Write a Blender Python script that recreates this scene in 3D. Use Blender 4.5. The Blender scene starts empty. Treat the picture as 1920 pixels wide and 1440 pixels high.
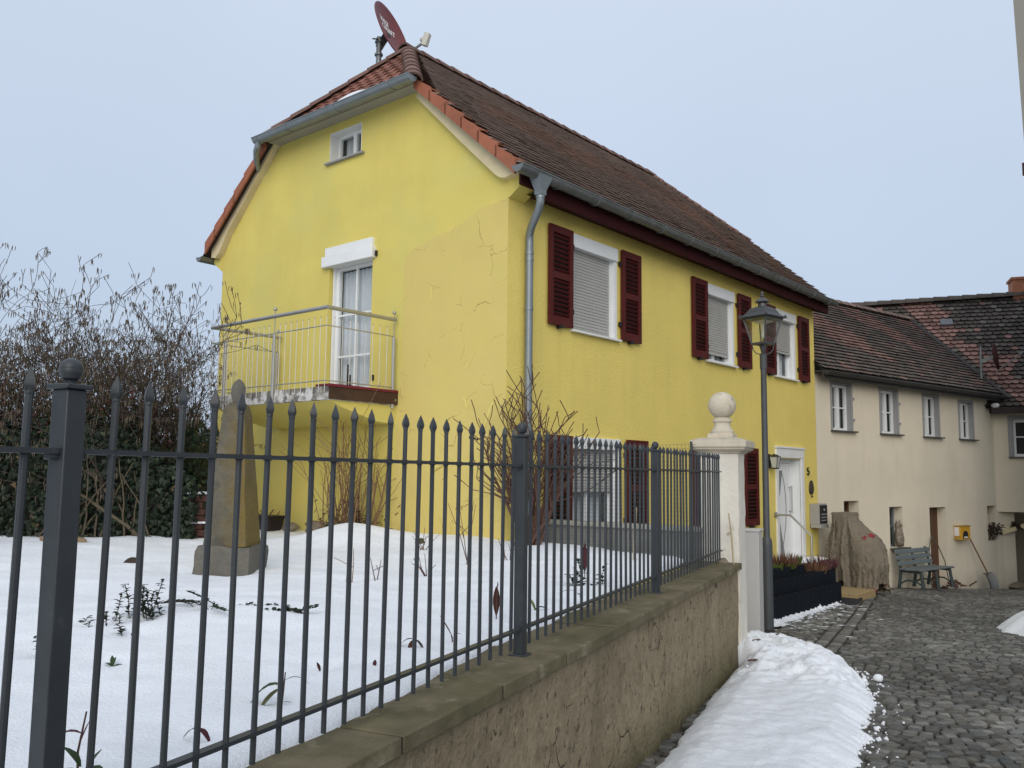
import bpy, bmesh, math, random
from mathutils import Vector, Matrix, noise
R = math.radians
sc = bpy.context.scene
col = sc.collection

# ------------------------------------------------------------------ camera, sky, sun, exposure
cam_d = bpy.data.cameras.new("camera")
cam = bpy.data.objects.new("camera", cam_d)
col.objects.link(cam)
sc.camera = cam
cam_d.sensor_fit = 'HORIZONTAL'
cam_d.sensor_width = 36.0
cam_d.lens = 36.0 * 1620 / 1920
cam_d.clip_start = 0.05
cam_d.clip_end = 5000
_p, _r = R(5.9), R(0.63)
_fw = Vector((0, math.cos(_p), math.sin(_p)))
_u0 = Vector((1, 0, 0)).cross(_fw)
_rt = Vector((1, 0, 0)) * math.cos(_r) + _u0 * math.sin(_r)
_up = -Vector((1, 0, 0)) * math.sin(_r) + _u0 * math.cos(_r)
cam.matrix_world = Matrix(((_rt.x, _up.x, -_fw.x, 0), (_rt.y, _up.y, -_fw.y, 0), (_rt.z, _up.z, -_fw.z, 0), (0, 0, 0, 1)))

SUN_EL, SUN_AZ = R(26), R(184)            # azimuth clockwise from +y: the veiled low winter sun stands behind the camera
world = bpy.data.worlds.new("World")
sc.world = world
world.use_nodes = True
wn = world.node_tree
wn.nodes.clear()
def wnode(t, **k):
    n = wn.nodes.new(t)
    for a, b in k.items(): setattr(n, a, b)
    return n
w_out = wnode('ShaderNodeOutputWorld')
w_bg = wnode('ShaderNodeBackground')
w_sky = wnode('ShaderNodeTexSky', sky_type='NISHITA', sun_disc=False)
w_sky.sun_elevation = SUN_EL
w_sky.sun_rotation = SUN_AZ
w_sky.air_density = 1.0; w_sky.dust_density = 3.0; w_sky.ozone_density = 1.0
w_tc = wnode('ShaderNodeTexCoord')
w_sep = wnode('ShaderNodeSeparateXYZ')
wn.links.new(w_tc.outputs['Generated'], w_sep.inputs[0])
w_ramp = wnode('ShaderNodeValToRGB')      # overcast deck: dim at the horizon, bright overhead
e = w_ramp.color_ramp.elements
e[0].position = 0.0; e[0].color = (5.5, 6.55, 8.2, 1)
e[1].position = 1.0; e[1].color = (8.6, 9.2, 10.2, 1)
for pos, c in ((0.18, (5.8, 6.85, 8.5, 1)), (0.38, (6.4, 7.4, 8.9, 1)), (0.6, (7.3, 8.2, 9.7, 1))):
    q = e.new(pos); q.color = c
wn.links.new(w_sep.outputs['Z'], w_ramp.inputs[0])
w_no = wnode('ShaderNodeTexNoise')
w_no.inputs['Scale'].default_value = 1.6; w_no.inputs['Detail'].default_value = 3.0
wn.links.new(w_tc.outputs['Generated'], w_no.inputs['Vector'])
w_mr = wnode('ShaderNodeMapRange')
w_mr.inputs['To Min'].default_value = 0.9; w_mr.inputs['To Max'].default_value = 1.1
wn.links.new(w_no.outputs['Fac'], w_mr.inputs['Value'])
w_mul = wnode('ShaderNodeVectorMath', operation='SCALE')
wn.links.new(w_ramp.outputs['Color'], w_mul.inputs[0])
wn.links.new(w_mr.outputs['Result'], w_mul.inputs['Scale'])
w_mix = wnode('ShaderNodeMix', data_type='RGBA')
w_mix.inputs['Factor'].default_value = 0.85
wn.links.new(w_sky.outputs['Color'], w_mix.inputs['A'])
wn.links.new(w_mul.outputs['Vector'], w_mix.inputs['B'])
wn.links.new(w_mix.outputs['Result'], w_bg.inputs['Color'])
w_bg.inputs['Strength'].default_value = 0.1
wn.links.new(w_bg.outputs['Background'], w_out.inputs['Surface'])

sun_d = bpy.data.lights.new("sun", 'SUN')
sun_d.energy = 1.5
sun_d.angle = R(50)
sun_d.color = (1.0, 0.95, 0.88)
sun = bpy.data.objects.new("sun", sun_d)
col.objects.link(sun)
_sd = Vector((math.sin(SUN_AZ) * math.cos(SUN_EL), math.cos(SUN_AZ) * math.cos(SUN_EL), math.sin(SUN_EL)))
sun.rotation_euler = _sd.to_track_quat('Z', 'Y').to_euler()
sc.view_settings.view_transform = 'Standard'
sc.view_settings.look = 'None'
sc.view_settings.exposure = 0.0
sc.view_settings.gamma = 1.0

# ------------------------------------------------------------------ helpers
ZOFF = {}
def tag(o, label=None, cat=None, group=None, kind=None):
    if label: o['label'] = label
    if cat: o['category'] = cat
    if group: o['group'] = group
    if kind: o['kind'] = kind
    return o
def thing(name, label, cat, loc=(0, 0, 0), rz=0.0, group=None, absz=False):
    o = bpy.data.objects.new(name, None)
    col.objects.link(o)
    o.empty_display_size = 0.1
    o.location = loc
    o.rotation_euler = (0, 0, rz)
    ZOFF[o.name] = loc[2] if absz else 0.0
    return tag(o, label, cat, group)

def smoothstep(a, b, x):
    t = min(1.0, max(0.0, (x - a) / (b - a)))
    return t * t * (3 - 2 * t)
def lerp_tab(tab, x):
    if x <= tab[0][0]: return tab[0][1]
    for (a, va), (b, vb) in zip(tab, tab[1:]):
        if x <= b: return va + (vb - va) * (x - a) / (b - a)
    return tab[-1][1]
def fbm(x, y, z=0.0, o=4):
    return noise.fractal(Vector((x, y, z)), 1.0, 2.0, o)

class MB:
    def __init__(s):
        s.v = []; s.f = []; s.c = []
    def add(s, vs, fs, c=(1, 1, 1)):
        b = len(s.v)
        s.v.extend([tuple(p) for p in vs])
        for f in fs:
            s.f.append(tuple(i + b for i in f)); s.c.append(c)
    def hexa(s, p, c=(1, 1, 1)):          # 8 points, bottom ring then top ring
        s.add(p, [(3, 2, 1, 0), (4, 5, 6, 7), (0, 1, 5, 4), (1, 2, 6, 5), (2, 3, 7, 6), (3, 0, 4, 7)], c)
    def box(s, x0, x1, y0, y1, z0, z1, c=(1, 1, 1)):
        s.hexa([(x0, y0, z0), (x1, y0, z0), (x1, y1, z0), (x0, y1, z0), (x0, y0, z1), (x1, y0, z1), (x1, y1, z1), (x0, y1, z1)], c)
    def frust(s, cx, cy, z0, z1, a0, b0, a1, b1, rot=0.0, c=(1, 1, 1)):   # rectangular frustum
        cr, sr = math.cos(rot), math.sin(rot)
        P = []
        for z, a, b in ((z0, a0, b0), (z1, a1, b1)):
            for sx, sy in ((-1, -1), (1, -1), (1, 1), (-1, 1)):
                x, y = sx * a, sy * b
                P.append((cx + x * cr - y * sr, cy + x * sr + y * cr, z))
        s.hexa(P, c)
    def obox(s, ctr, ax, ay, az, c=(1, 1, 1)):      # box from half axes
        ctr, ax, ay, az = Vector(ctr), Vector(ax), Vector(ay), Vector(az)
        P = []
        for k in (-1, 1):
            for i, j in ((-1, -1), (1, -1), (1, 1), (-1, 1)):
                P.append(ctr + ax * i + ay * j + az * k)
        s.hexa(P, c)
    def bar(s, a, b, w, h, up=(0, 0, 1), c=(1, 1, 1)):
        a, b = Vector(a), Vector(b)
        d = b - a; L = d.length; d.normalize()
        sd = d.cross(Vector(up))
        if sd.length < 1e-5: sd = d.cross(Vector((1, 0, 0)))
        sd.normalize(); u = sd.cross(d)
        s.obox((a + b) / 2, d * L / 2, sd * w / 2, u * h / 2, c)
    def tube(s, pts, r, n=8, cap=True, c=(1, 1, 1)):
        pts = [Vector(p) for p in pts]
        m = len(pts)
        rs = r if isinstance(r, (list, tuple)) else [r] * m
        b = len(s.v)
        up = None
        for i, p in enumerate(pts):
            d = (pts[min(i + 1, m - 1)] - pts[max(i - 1, 0)])
            if d.length < 1e-9: d = Vector((0, 0, 1))
            d.normalize()
            if up is None:
                up = d.orthogonal().normalized()
            else:
                up = up - d * up.dot(d)
                up = up.normalized() if up.length > 1e-6 else d.orthogonal().normalized()
            sd = d.cross(up)
            for k in range(n):
                a = 2 * math.pi * k / n
                s.v.append(tuple(p + (up * math.cos(a) + sd * math.sin(a)) * rs[i]))
        for i in range(m - 1):
            for k in range(n):
                k2 = (k + 1) % n
                s.f.append((b + i * n + k, b + i * n + k2, b + (i + 1) * n + k2, b + (i + 1) * n + k)); s.c.append(c)
        if cap:
            s.f.append(tuple(b + k for k in reversed(range(n)))); s.c.append(c)
            s.f.append(tuple(b + (m - 1) * n + k for k in range(n))); s.c.append(c)
    def lathe(s, prof, ctr=(0, 0, 0), n=20, c=(1, 1, 1)):       # (r, z) pairs, bottom to top
        b = len(s.v); cx, cy, cz = ctr
        for r, z in prof:
            for k in range(n):
                a = 2 * math.pi * k / n
                s.v.append((cx + r * math.cos(a), cy + r * math.sin(a), cz + z))
        for i in range(len(prof) - 1):
            for k in range(n):
                k2 = (k + 1) % n
                s.f.append((b + i * n + k, b + i * n + k2, b + (i + 1) * n + k2, b + (i + 1) * n + k)); s.c.append(c)
        s.f.append(tuple(b + k for k in reversed(range(n)))); s.c.append(c)
        s.f.append(tuple(b + (len(prof) - 1) * n + k for k in range(n))); s.c.append(c)
    def ball(s, ctr, r, n=16, c=(1, 1, 1), sz=1.0):
        m = max(6, n // 2)
        s.lathe([(max(1e-4, r * math.sin(math.pi * i / m)), -r * sz * math.cos(math.pi * i / m)) for i in range(m + 1)], ctr, n, c)
    def prism(s, poly, vec, c=(1, 1, 1)):           # poly: 3-D points, extruded by vec
        n = len(poly); vec = Vector(vec)
        P = [Vector(p) for p in poly]
        nrm = Vector((0, 0, 0))
        for i in range(n):
            nrm += P[i].cross(P[(i + 1) % n])
        if nrm.dot(vec) > 0: P.reverse()
        s.add(P + [p + vec for p in P], [tuple(range(n)), tuple(range(2 * n - 1, n - 1, -1))] + [(i, i + n, (i + 1) % n + n, (i + 1) % n) for i in range(n)], c)
    def grid(s, nx, ny, fn, keep=None, c=(1, 1, 1)):
        b = len(s.v)
        for j in range(ny + 1):
            for i in range(nx + 1):
                s.v.append(tuple(fn(i, j)))
        w = nx + 1
        for j in range(ny):
            for i in range(nx):
                q = (b + j * w + i, b + j * w + i + 1, b + (j + 1) * w + i + 1, b + (j + 1) * w + i)
                if keep:
                    m = sum((Vector(s.v[k]) for k in q), Vector()) / 4
                    if not keep(m): continue
                s.f.append(q); s.c.append(c)
    def build(s, name, mat, parent=None, org=None, rz=0.0, smooth=True, bevel=0.0, angle=35):
        zo = 0.0
        if parent is not None:
            r = parent
            while r.parent is not None: r = r.parent
            zo = ZOFF.get(r.name, 0.0)
        o3 = Vector(org) if org is not None else Vector((0, 0, zo))
        me = bpy.data.meshes.new(name)
        vs = [(x - o3.x, y - o3.y, z - o3.z) for x, y, z in s.v]
        if rz and org is not None:
            cr, sr = math.cos(-rz), math.sin(-rz)
            vs = [(x * cr - y * sr, x * sr + y * cr, z) for x, y, z in vs]
        me.from_pydata(vs, [], s.f)
        me.validate()
        if any(c != (1, 1, 1) for c in s.c) and len(me.polygons) == len(s.f):
            at = me.color_attributes.new('Col', 'FLOAT_COLOR', 'CORNER')
            buf = []
            for f, c in zip(s.f, s.c):
                buf.extend((c[0], c[1], c[2], 1.0) * len(f))
            at.data.foreach_set('color', buf)
        if smooth:
            me.polygons.foreach_set('use_smooth', [True] * len(me.polygons))
            me.set_sharp_from_angle(angle=R(angle))
        me.materials.append(mat)
        o = bpy.data.objects.new(name, me)
        col.objects.link(o)
        if parent is not None: o.parent = parent
        elif org is not None:
            o.location = o3
            o.rotation_euler = (0, 0, rz)
        if bevel:
            md = o.modifiers.new('bevel', 'BEVEL'); md.width = bevel; md.segments = 2; md.limit_method = 'ANGLE'; md.angle_limit = R(40)
        return o

def copy_tree(o, parent=None):
    c = o.copy(); col.objects.link(c)
    if parent is not None: c.parent = parent
    for ch in [k for k in col.objects if k.parent == o]:
        copy_tree(ch, c)
    return c

def clip_poly(poly, A, B, C):       # keep A*x+B*y+C >= 0
    out = []
    n = len(poly)
    for i in range(n):
        p, q = poly[i], poly[(i + 1) % n]
        dp, dq = A * p[0] + B * p[1] + C, A * q[0] + B * q[1] + C
        if dp >= 0: out.append(p)
        if (dp >= 0) != (dq >= 0):
            t = dp / (dp - dq)
            out.append((p[0] + (q[0] - p[0]) * t, p[1] + (q[1] - p[1]) * t))
    return out
def halfplanes(poly):               # convex polygon, counter-clockwise
    hp = []
    for i in range(len(poly)):
        (x0, y0), (x1, y1) = poly[i], poly[(i + 1) % len(poly)]
        A, B = -(y1 - y0), (x1 - x0)
        l = math.hypot(A, B); A /= l; B /= l
        hp.append((A, B, -(A * x0 + B * y0)))
    return hp
def clip_to(poly, hp):
    for h in hp:
        poly = clip_poly(poly, *h)
        if len(poly) < 3: return []
    return poly

def panel(mb, O, ex, ey, ninw, outline, holes, mb_rev=None, step=None):
    """wall face with rectangular openings (x0,x1,y0,y1,depth); reveals run inward along ninw"""
    O, ex, ey, ninw = Vector(O), Vector(ex), Vector(ey), Vector(ninw)
    hp = halfplanes(outline)
    xs = sorted(set([min(p[0] for p in outline), max(p[0] for p in outline)] + [h[k] for h in holes for k in (0, 1)]))
    ys = sorted(set([min(p[1] for p in outline), max(p[1] for p in outline)] + [h[k] for h in holes for k in (2, 3)]))
    flip = ex.cross(ey).dot(ninw) > 0
    for i in range(len(xs) - 1):
        for j in range(len(ys) - 1):
            cx, cy = (xs[i] + xs[i + 1]) / 2, (ys[j] + ys[j + 1]) / 2
            if any(h[0] < cx < h[1] and h[2] < cy < h[3] for h in holes): continue
            q = clip_to([(xs[i], ys[j]), (xs[i + 1], ys[j]), (xs[i + 1], ys[j + 1]), (xs[i], ys[j + 1])], hp)
            if len(q) < 3: continue
            P = [O + ex * x + ey * y for x, y in q]
            if flip: P.reverse()
            mb.add(P, [tuple(range(len(P)))])
    rv = mb
    for x0, x1, y0, y1, d in holes:
        if mb_rev is not None: rv = MB(); mb_rev.append(rv)
        c = [O + ex * x + ey * y for x, y in ((x0, y0), (x1, y0), (x1, y1), (x0, y1))]
        b = [p + ninw * d for p in c]
        F = [(0, 1, 5, 4), (1, 2, 6, 5), (2, 3, 7, 6), (3, 0, 4, 7)]
        if not flip: F = [tuple(reversed(f)) for f in F]
        rv.add(c + b, F)

def tiles(mb, O, ex, ey, n, outline, tw, ex_len, thick, colfn, rng, front='round', lift=0.012, x_jit=0.004, y_jit=.006):
    """overlapping roof tiles on a plane: O + ex*x + ey*y, n outward; outline convex ccw in (x, y)"""
    O, ex, ey, n = Vector(O), Vector(ex), Vector(ey), Vector(n)
    hp = halfplanes(outline)
    x0, x1 = min(p[0] for p in outline), max(p[0] for p in outline)
    y0, y1 = min(p[1] for p in outline), max(p[1] for p in outline)
    rows = int((y1 - y0) / ex_len) + 2
    for r in range(rows):
        ya = y0 + r * ex_len
        off = (r % 2) * tw / 2
        k = int((x1 - x0) / tw) + 3
        for i in range(-1, k):
            xa = x0 + i * tw - off + rng.uniform(-x_jit, x_jit)
            w = tw * (.99 if front == 'flat' else .975)
            yy = ya + rng.uniform(-y_jit, y_jit)
            yb = yy + ex_len * 1.25
            if front == 'round':
                fr = [(xa, yy + .045), (xa + w * .15, yy + .018), (xa + w * .5, yy), (xa + w * .85, yy + .018), (xa + w, yy + .045)]
            elif front == 'beaver':
                fr = [(xa, yy + .075), (xa + w * .1, yy + .036), (xa + w * .28, yy + .01), (xa + w * .5, yy), (xa + w * .72, yy + .01), (xa + w * .9, yy + .036), (xa + w, yy + .075)]
            elif front == 'seg':
                fr = [(xa, yy + .016), (xa + w * .5, yy), (xa + w, yy + .016)]
            else:
                fr = [(xa, yy), (xa + w, yy)]
            poly = fr + [(xa + w, yb), (xa, yb)]
            q = clip_to(poly, hp)
            if len(q) < 3: continue
            t1 = thick + lift + rng.uniform(0, .005)
            tilt = rng.uniform(-.003, .003)
            def P3(x, y, dz=0.0):
                f = 1 - (y - yy) / (yb - yy)
                return O + ex * x + ey * y + n * (t1 * f + .004 + tilt * (x - xa) / w + dz)
            c = colfn(xa + w / 2, ya, rng)
            mb.add([P3(x, y) for x, y in q], [tuple(range(len(q)))], c)
            if len(q) == len(poly) and all(abs(a[0] - b[0]) + abs(a[1] - b[1]) < 1e-6 for a, b in zip(q, poly)):
                m = len(fr)
                top = [P3(x, y) for x, y in fr]; bot = [P3(x, y, -thick) for x, y in fr]
                mb.add(bot + top, [(j, j + 1, m + j + 1, m + j) for j in range(m - 1)], (c[0] * 1.05, c[1] * 1.05, c[2] * 1.05))  # butt edges coloured slightly lighter, as if catching the light
                for xx in (xa, xa + w):      # long side edges
                    a, b = P3(xx, fr[0][1]), P3(xx, yb)
                    a2, b2 = P3(xx, fr[0][1], -thick), P3(xx, yb, -thick)
                    mb.add([a, b, b2, a2], [(0, 1, 2, 3)], c)

# ------------------------------------------------------------------ materials
def M(name, c, rough=.8, var=.1, scale=4.0, bump=0.0, bscale=60.0, bdist=.01, attr=False, metal=0.0, spots=(), spec=.4, stretch=None, rvar=0.0):
    m = bpy.data.materials.new(name); m.use_nodes = True
    nt = m.node_tree; N = nt.nodes; L = nt.links
    bs = N['Principled BSDF']
    bs.inputs['Roughness'].default_value = rough
    bs.inputs['Metallic'].default_value = metal
    bs.inputs['Specular IOR Level'].default_value = spec
    tc = N.new('ShaderNodeTexCoord')
    vec = tc.outputs['Object']
    if stretch:
        mp = N.new('ShaderNodeMapping'); mp.inputs['Scale'].default_value = stretch
        L.new(vec, mp.inputs['Vector']); vec = mp.outputs['Vector']
    def noi(sc_, det=4.0, ro=.55):
        n = N.new('ShaderNodeTexNoise'); n.inputs['Scale'].default_value = sc_; n.inputs['Detail'].default_value = det
        n.inputs['Roughness'].default_value = ro
        L.new(vec, n.inputs['Vector']); return n.outputs['Fac']
    def mr(fac, a, b, c_, d):
        n = N.new('ShaderNodeMapRange'); n.inputs['From Min'].default_value = a; n.inputs['From Max'].default_value = b
        n.inputs['To Min'].default_value = c_; n.inputs['To Max'].default_value = d
        L.new(fac, n.inputs['Value']); return n.outputs['Result']
    rgb = N.new('ShaderNodeRGB'); rgb.outputs[0].default_value = (*c, 1)
    cur = rgb.outputs[0]
    if attr:
        at = N.new('ShaderNodeAttribute'); at.attribute_name = 'Col'
        mx = N.new('ShaderNodeMix'); mx.data_type = 'RGBA'; mx.blend_type = 'MULTIPLY'; mx.inputs['Factor'].default_value = 1
        L.new(cur, mx.inputs['A']); L.new(at.outputs['Color'], mx.inputs['B']); cur = mx.outputs['Result']
    if var:
        sm = N.new('ShaderNodeVectorMath'); sm.operation = 'SCALE'
        L.new(cur, sm.inputs[0]); L.new(mr(noi(scale), .25, .75, 1 - var, 1 + var), sm.inputs['Scale']); cur = sm.outputs['Vector']
    for sp in spots:       # (colour, noise scale, low, high, strength)
        f = mr(noi(sp[1], 5.0, .62), sp[2], sp[3], 0.0, sp[4] if len(sp) > 4 else 1.0)
        mx = N.new('ShaderNodeMix'); mx.data_type = 'RGBA'
        L.new(f, mx.inputs['Factor']); L.new(cur, mx.inputs['A']); mx.inputs['B'].default_value = (*sp[0], 1); cur = mx.outputs['Result']
    L.new(cur, bs.inputs['Base Color'])
    if rvar:
        L.new(mr(noi(scale * 2.3), .3, .7, max(.05, rough - rvar), min(1, rough + rvar)), bs.inputs['Roughness'])
    if bump:
        b = N.new('ShaderNodeBump'); b.inputs['Strength'].default_value = bump; b.inputs['Distance'].default_value = bdist
        L.new(noi(bscale, 6.0, .6), b.inputs['Height']); L.new(b.outputs['Normal'], bs.inputs['Normal'])
    return m

def add_z_layer(m, c, z0, z1, amount=1.0, nscale=6.0, wob=.25):
    """a band of dirt, moss or damp that has settled between heights z0 (full) and z1 (none) of the object"""
    nt = m.node_tree; N = nt.nodes; L = nt.links
    bs = N['Principled BSDF']
    src = bs.inputs['Base Color'].links[0].from_socket
    tc = N.new('ShaderNodeTexCoord'); sp = N.new('ShaderNodeSeparateXYZ'); L.new(tc.outputs['Object'], sp.inputs[0])
    no = N.new('ShaderNodeTexNoise'); no.inputs['Scale'].default_value = nscale; no.inputs['Detail'].default_value = 5; L.new(tc.outputs['Object'], no.inputs['Vector'])
    ad = N.new('ShaderNodeMath'); ad.operation = 'MULTIPLY_ADD'; ad.inputs[1].default_value = -2 * wob; 
    L.new(no.outputs['Fac'], ad.inputs[0]); L.new(sp.outputs['Z'], ad.inputs[2])
    mr = N.new('ShaderNodeMapRange'); mr.inputs['From Min'].default_value = z0 - wob; mr.inputs['From Max'].default_value = z1 - wob
    mr.inputs['To Min'].default_value = amount; mr.inputs['To Max'].default_value = 0
    L.new(ad.outputs[0], mr.inputs['Value'])
    mx = N.new('ShaderNodeMix'); mx.data_type = 'RGBA'
    L.new(mr.outputs['Result'], mx.inputs['Factor']); L.new(src, mx.inputs['A']); mx.inputs['B'].default_value = (*c, 1)
    L.new(mx.outputs['Result'], bs.inputs['Base Color'])
    return m

def add_streaks(m, c, lo, hi, amount, fx=5.0, fz=.3, seed=0.0):
    # rain streaks and grime run down the plaster
    nt = m.node_tree; N = nt.nodes; L = nt.links; bs = N['Principled BSDF']
    src = bs.inputs['Base Color'].links[0].from_socket
    tc = N.new('ShaderNodeTexCoord'); mp = N.new('ShaderNodeMapping'); mp.inputs['Scale'].default_value = (fx, fx, fz); mp.inputs['Location'].default_value = (seed, seed, seed)
    L.new(tc.outputs['Object'], mp.inputs['Vector'])
    no = N.new('ShaderNodeTexNoise'); no.inputs['Scale'].default_value = 1.0; no.inputs['Detail'].default_value = 6; no.inputs['Roughness'].default_value = .65; L.new(mp.outputs['Vector'], no.inputs['Vector'])
    n2 = N.new('ShaderNodeTexNoise'); n2.inputs['Scale'].default_value = .7; n2.inputs['Detail'].default_value = 3; L.new(tc.outputs['Object'], n2.inputs['Vector'])
    mr = N.new('ShaderNodeMapRange'); mr.inputs['From Min'].default_value = lo; mr.inputs['From Max'].default_value = hi; mr.inputs['To Max'].default_value = amount; L.new(no.outputs['Fac'], mr.inputs['Value'])
    m2 = N.new('ShaderNodeMapRange'); m2.inputs['From Min'].default_value = .4; m2.inputs['From Max'].default_value = .62; L.new(n2.outputs['Fac'], m2.inputs['Value'])
    mu = N.new('ShaderNodeMath'); mu.operation = 'MULTIPLY'; L.new(mr.outputs['Result'], mu.inputs[0]); L.new(m2.outputs['Result'], mu.inputs[1])
    mx = N.new('ShaderNodeMix'); mx.data_type = 'RGBA'; L.new(mu.outputs[0], mx.inputs['Factor']); L.new(src, mx.inputs['A']); mx.inputs['B'].default_value = (*c, 1)
    L.new(mx.outputs['Result'], bs.inputs['Base Color'])
    return m

def glass_mat(name, tint=(.9, .93, .93), fac=.25):
    m = bpy.data.materials.new(name); m.use_nodes = True
    nt = m.node_tree; N = nt.nodes; L = nt.links; N.clear()
    o = N.new('ShaderNodeOutputMaterial'); mx = N.new('ShaderNodeMixShader'); tr = N.new('ShaderNodeBsdfTransparent'); gl = N.new('ShaderNodeBsdfGlossy')
    tr.inputs['Color'].default_value = (*tint, 1); gl.inputs['Roughness'].default_value = .03
    gl.inputs['Color'].default_value = (.9, .95, 1, 1)
    lw = N.new('ShaderNodeLayerWeight'); lw.inputs['Blend'].default_value = .5
    fr = N.new('ShaderNodeMath'); fr.operation = 'POWER'; fr.inputs[1].default_value = 5; L.new(lw.outputs['Facing'], fr.inputs[0])
    ad = N.new('ShaderNodeMath'); ad.operation = 'ADD'; ad.use_clamp = True; ad.inputs[1].default_value = fac
    L.new(fr.outputs[0], ad.inputs[0]); L.new(ad.outputs[0], mx.inputs['Fac']); L.new(tr.outputs[0], mx.inputs[1]); L.new(gl.outputs[0], mx.inputs[2]); L.new(mx.outputs[0], o.inputs['Surface'])
    return m

yel_spots = (((.58, .56, .20), .9, .5, .75, .55), ((.55, .45, .14), 7, .64, .74, .35), ((.74, .56, .13), .7, .55, .75, .35))
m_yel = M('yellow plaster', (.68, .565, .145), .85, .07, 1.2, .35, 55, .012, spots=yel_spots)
m_yel_side = M('brightened yellow plaster', (.80, .64, .17), .88, .06, 1.0, .6, 38, .02)  # gable plaster in a lighter tone, making up for weaker light here
m_cream_trim = M('cream moulding', (.66, .56, .34), .8, .1, 6, .25, 40)
m_white = M('white plastic', (.78, .79, .78), .4, .04, 3)
m_whitewall = M('white paint trim', (.76, .76, .74), .6, .06, 4, .1, 40)
m_maroon = M('maroon shutter paint', (.082, .013, .012), .55, .15, 5, .1, 30, spots=(((.115, .027, .022), 4, .55, .75, .6),), spec=.2, attr=True)
m_maroon_dk = M('maroon fascia paint', (.04, .008, .009), .7, .15, 4, spec=.12)
m_blind = M('grey roller slats', (.44, .43, .40), .55, .06, 3)
m_zinc = M('zinc', (.19, .20, .196), .5, .2, 5, .05, 30, metal=.55, rvar=.1, spots=(((.22, .24, .25), 3, .55, .75, .6),))
m_zinc_l = M('light zinc', (.235, .265, .28), .42, .12, 5, metal=.5)
m_steel = M('stainless steel', (.42, .41, .385), .42, .1, 6, metal=.7)
m_iron = M('anthracite fence paint', (.036, .042, .047), .42, .15, 8, .08, 200, .002, spots=(((.075, .082, .085), 25, .6, .75, .5),))
m_black = M('black iron', (.018, .018, .02), .5, .1)
m_tile_y = M('brown roof tiles', (1, 1, 1), .85, .22, 9, .3, 80, .004, attr=True)
m_tile_r = M('red roof tiles', (1, 1, 1), .8, .15, 7, .2, 80, .004, attr=True)
m_tile_c = M('old roof tiles', (1, 1, 1), .9, .25, 14, .5, 60, .008, attr=True, spots=(((.16, .16, .14), 30, .62, .75, .6),))
m_dark = M('unlit room black', (.015, .015, .016), .9, 0)  # near-black paint in place of the shade inside the rooms
m_curtain = M('white net curtain', (.62, .64, .66), .9, .05, 8)
m_glass = glass_mat('window glass', (.88, .9, .9), .07)
m_glass_l = glass_mat('lantern glass', (.93, .94, .93), .13)
m_snow = M('snow', (.86, .885, .92), .7, .035, 6.0, .8, 70, .012, spec=.2)
m_bank = M('street snow', (.84, .865, .895), .65, .05, 8.0, .8, 75, .016, spec=.25, spots=(((.52, .51, .48), 4.0, .55, .75, .4), ((.2, .18, .15), 55, .74, .77, .7)))
m_cob = M('cobbles', (1, 1, 1), .62, .25, 22, .5, 90, .006, attr=True, spec=.22, rvar=.18)
m_cream = M('cream house plaster', (.72, .645, .505), .9, .05, 1.3, .3, 24, .015, spots=(((.62, .55, .43), .8, .5, .75, .5),))
m_greytrim = M('grey window surround', (.30, .30, .30), .75, .08, 5, .1, 50)
m_sill_dk = M('dark sill', (.08, .075, .07), .6, .15)
m_wood = M('brown door wood', (.10, .045, .022), .6, .25, 3, .2, 30, stretch=(8, 8, .8))
m_stone_lt = M('light sandstone', (.56, .50, .39), .85, .14, 7, .35, 45, .01, spots=(((.16, .14, .10), 9, .6, .7, .8),))
m_pillar = M('flaking white plaster', (.70, .66, .57), .85, .08, 4, .5, 14, .02, spots=(((.36, .28, .19), 5, .66, .69, .8), ((.07, .06, .05), 11, .68, .72, .9)))
m_wallp = M('stained wall plaster', (.325, .262, .168), .94, .2, 16, 1.0, 34, .05, spots=(((.24, .19, .12), 1.3, .45, .72, .75), ((.42, .35, .235), 2.6, .5, .7, .65), ((.19, .15, .095), 7, .54, .68, .7), ((.07, .054, .035), 20, .585, .64, .85), ((.06, .05, .035), 4.5, .70, .73, .8)), stretch=(1, 1, .8), spec=.2)
add_z_layer(m_wallp, (.10, .095, .04), 0.02, .42, .8, 7, .12)
add_streaks(m_wallp, (.15, .125, .08), .46, .66, .7, 3.5, .8, 4.0)
add_streaks(m_wallp, (.45, .385, .27), .5, .7, .6, 2.0, .9, 9.0)
m_cope = M('mossy coping stone', (.16, .134, .08), .85, .28, 5, .7, 60, .01, spots=(((.072, .068, .028), 2.2, .42, .66, .8), ((.30, .265, .18), 5.5, .58, .72, .7), ((.42, .40, .34), 16, .70, .74, .7)), spec=.25)
m_ob = M('lichen sandstone', (.13, .12, .098), .92, .2, 6, .8, 42, .015, spots=(((.10, .095, .075), 9, .5, .65, .7), ((.34, .33, .29), 30, .66, .72, .7)))
m_panel = M('pale grey cabinet', (.50, .49, .46), .6, .06, 2.0, .06, 40, stretch=(1, 1, .4))
m_greywall = M('grey concrete wall', (.22, .22, .205), .9, .15, 4, .4, 50, spots=(((.14, .15, .12), 3, .5, .7, .7),))
m_bark = M('grey brown bark', (.06, .045, .034), .9, .3, 30, .4, 120, .003)
m_twig = M('red brown twig', (.095, .048, .035), .8, .25, 30)
m_twig_o = M('tan twig', (.21, .125, .07), .85, .25, 25)
m_catkin = M('catkin', (.10, .075, .05), .9, .25, 40)
m_ivy = M('ivy leaves', (1, 1, 1), .5, .2, 14, attr=True, spec=.28)
m_leaf = M('leaves', (1, 1, 1), .6, .15, 30, attr=True, spec=.2)
m_ring = M('blue black concrete ring', (.008, .0105, .015), .85, .25, 8, .3, 60, spec=.12)
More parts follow.
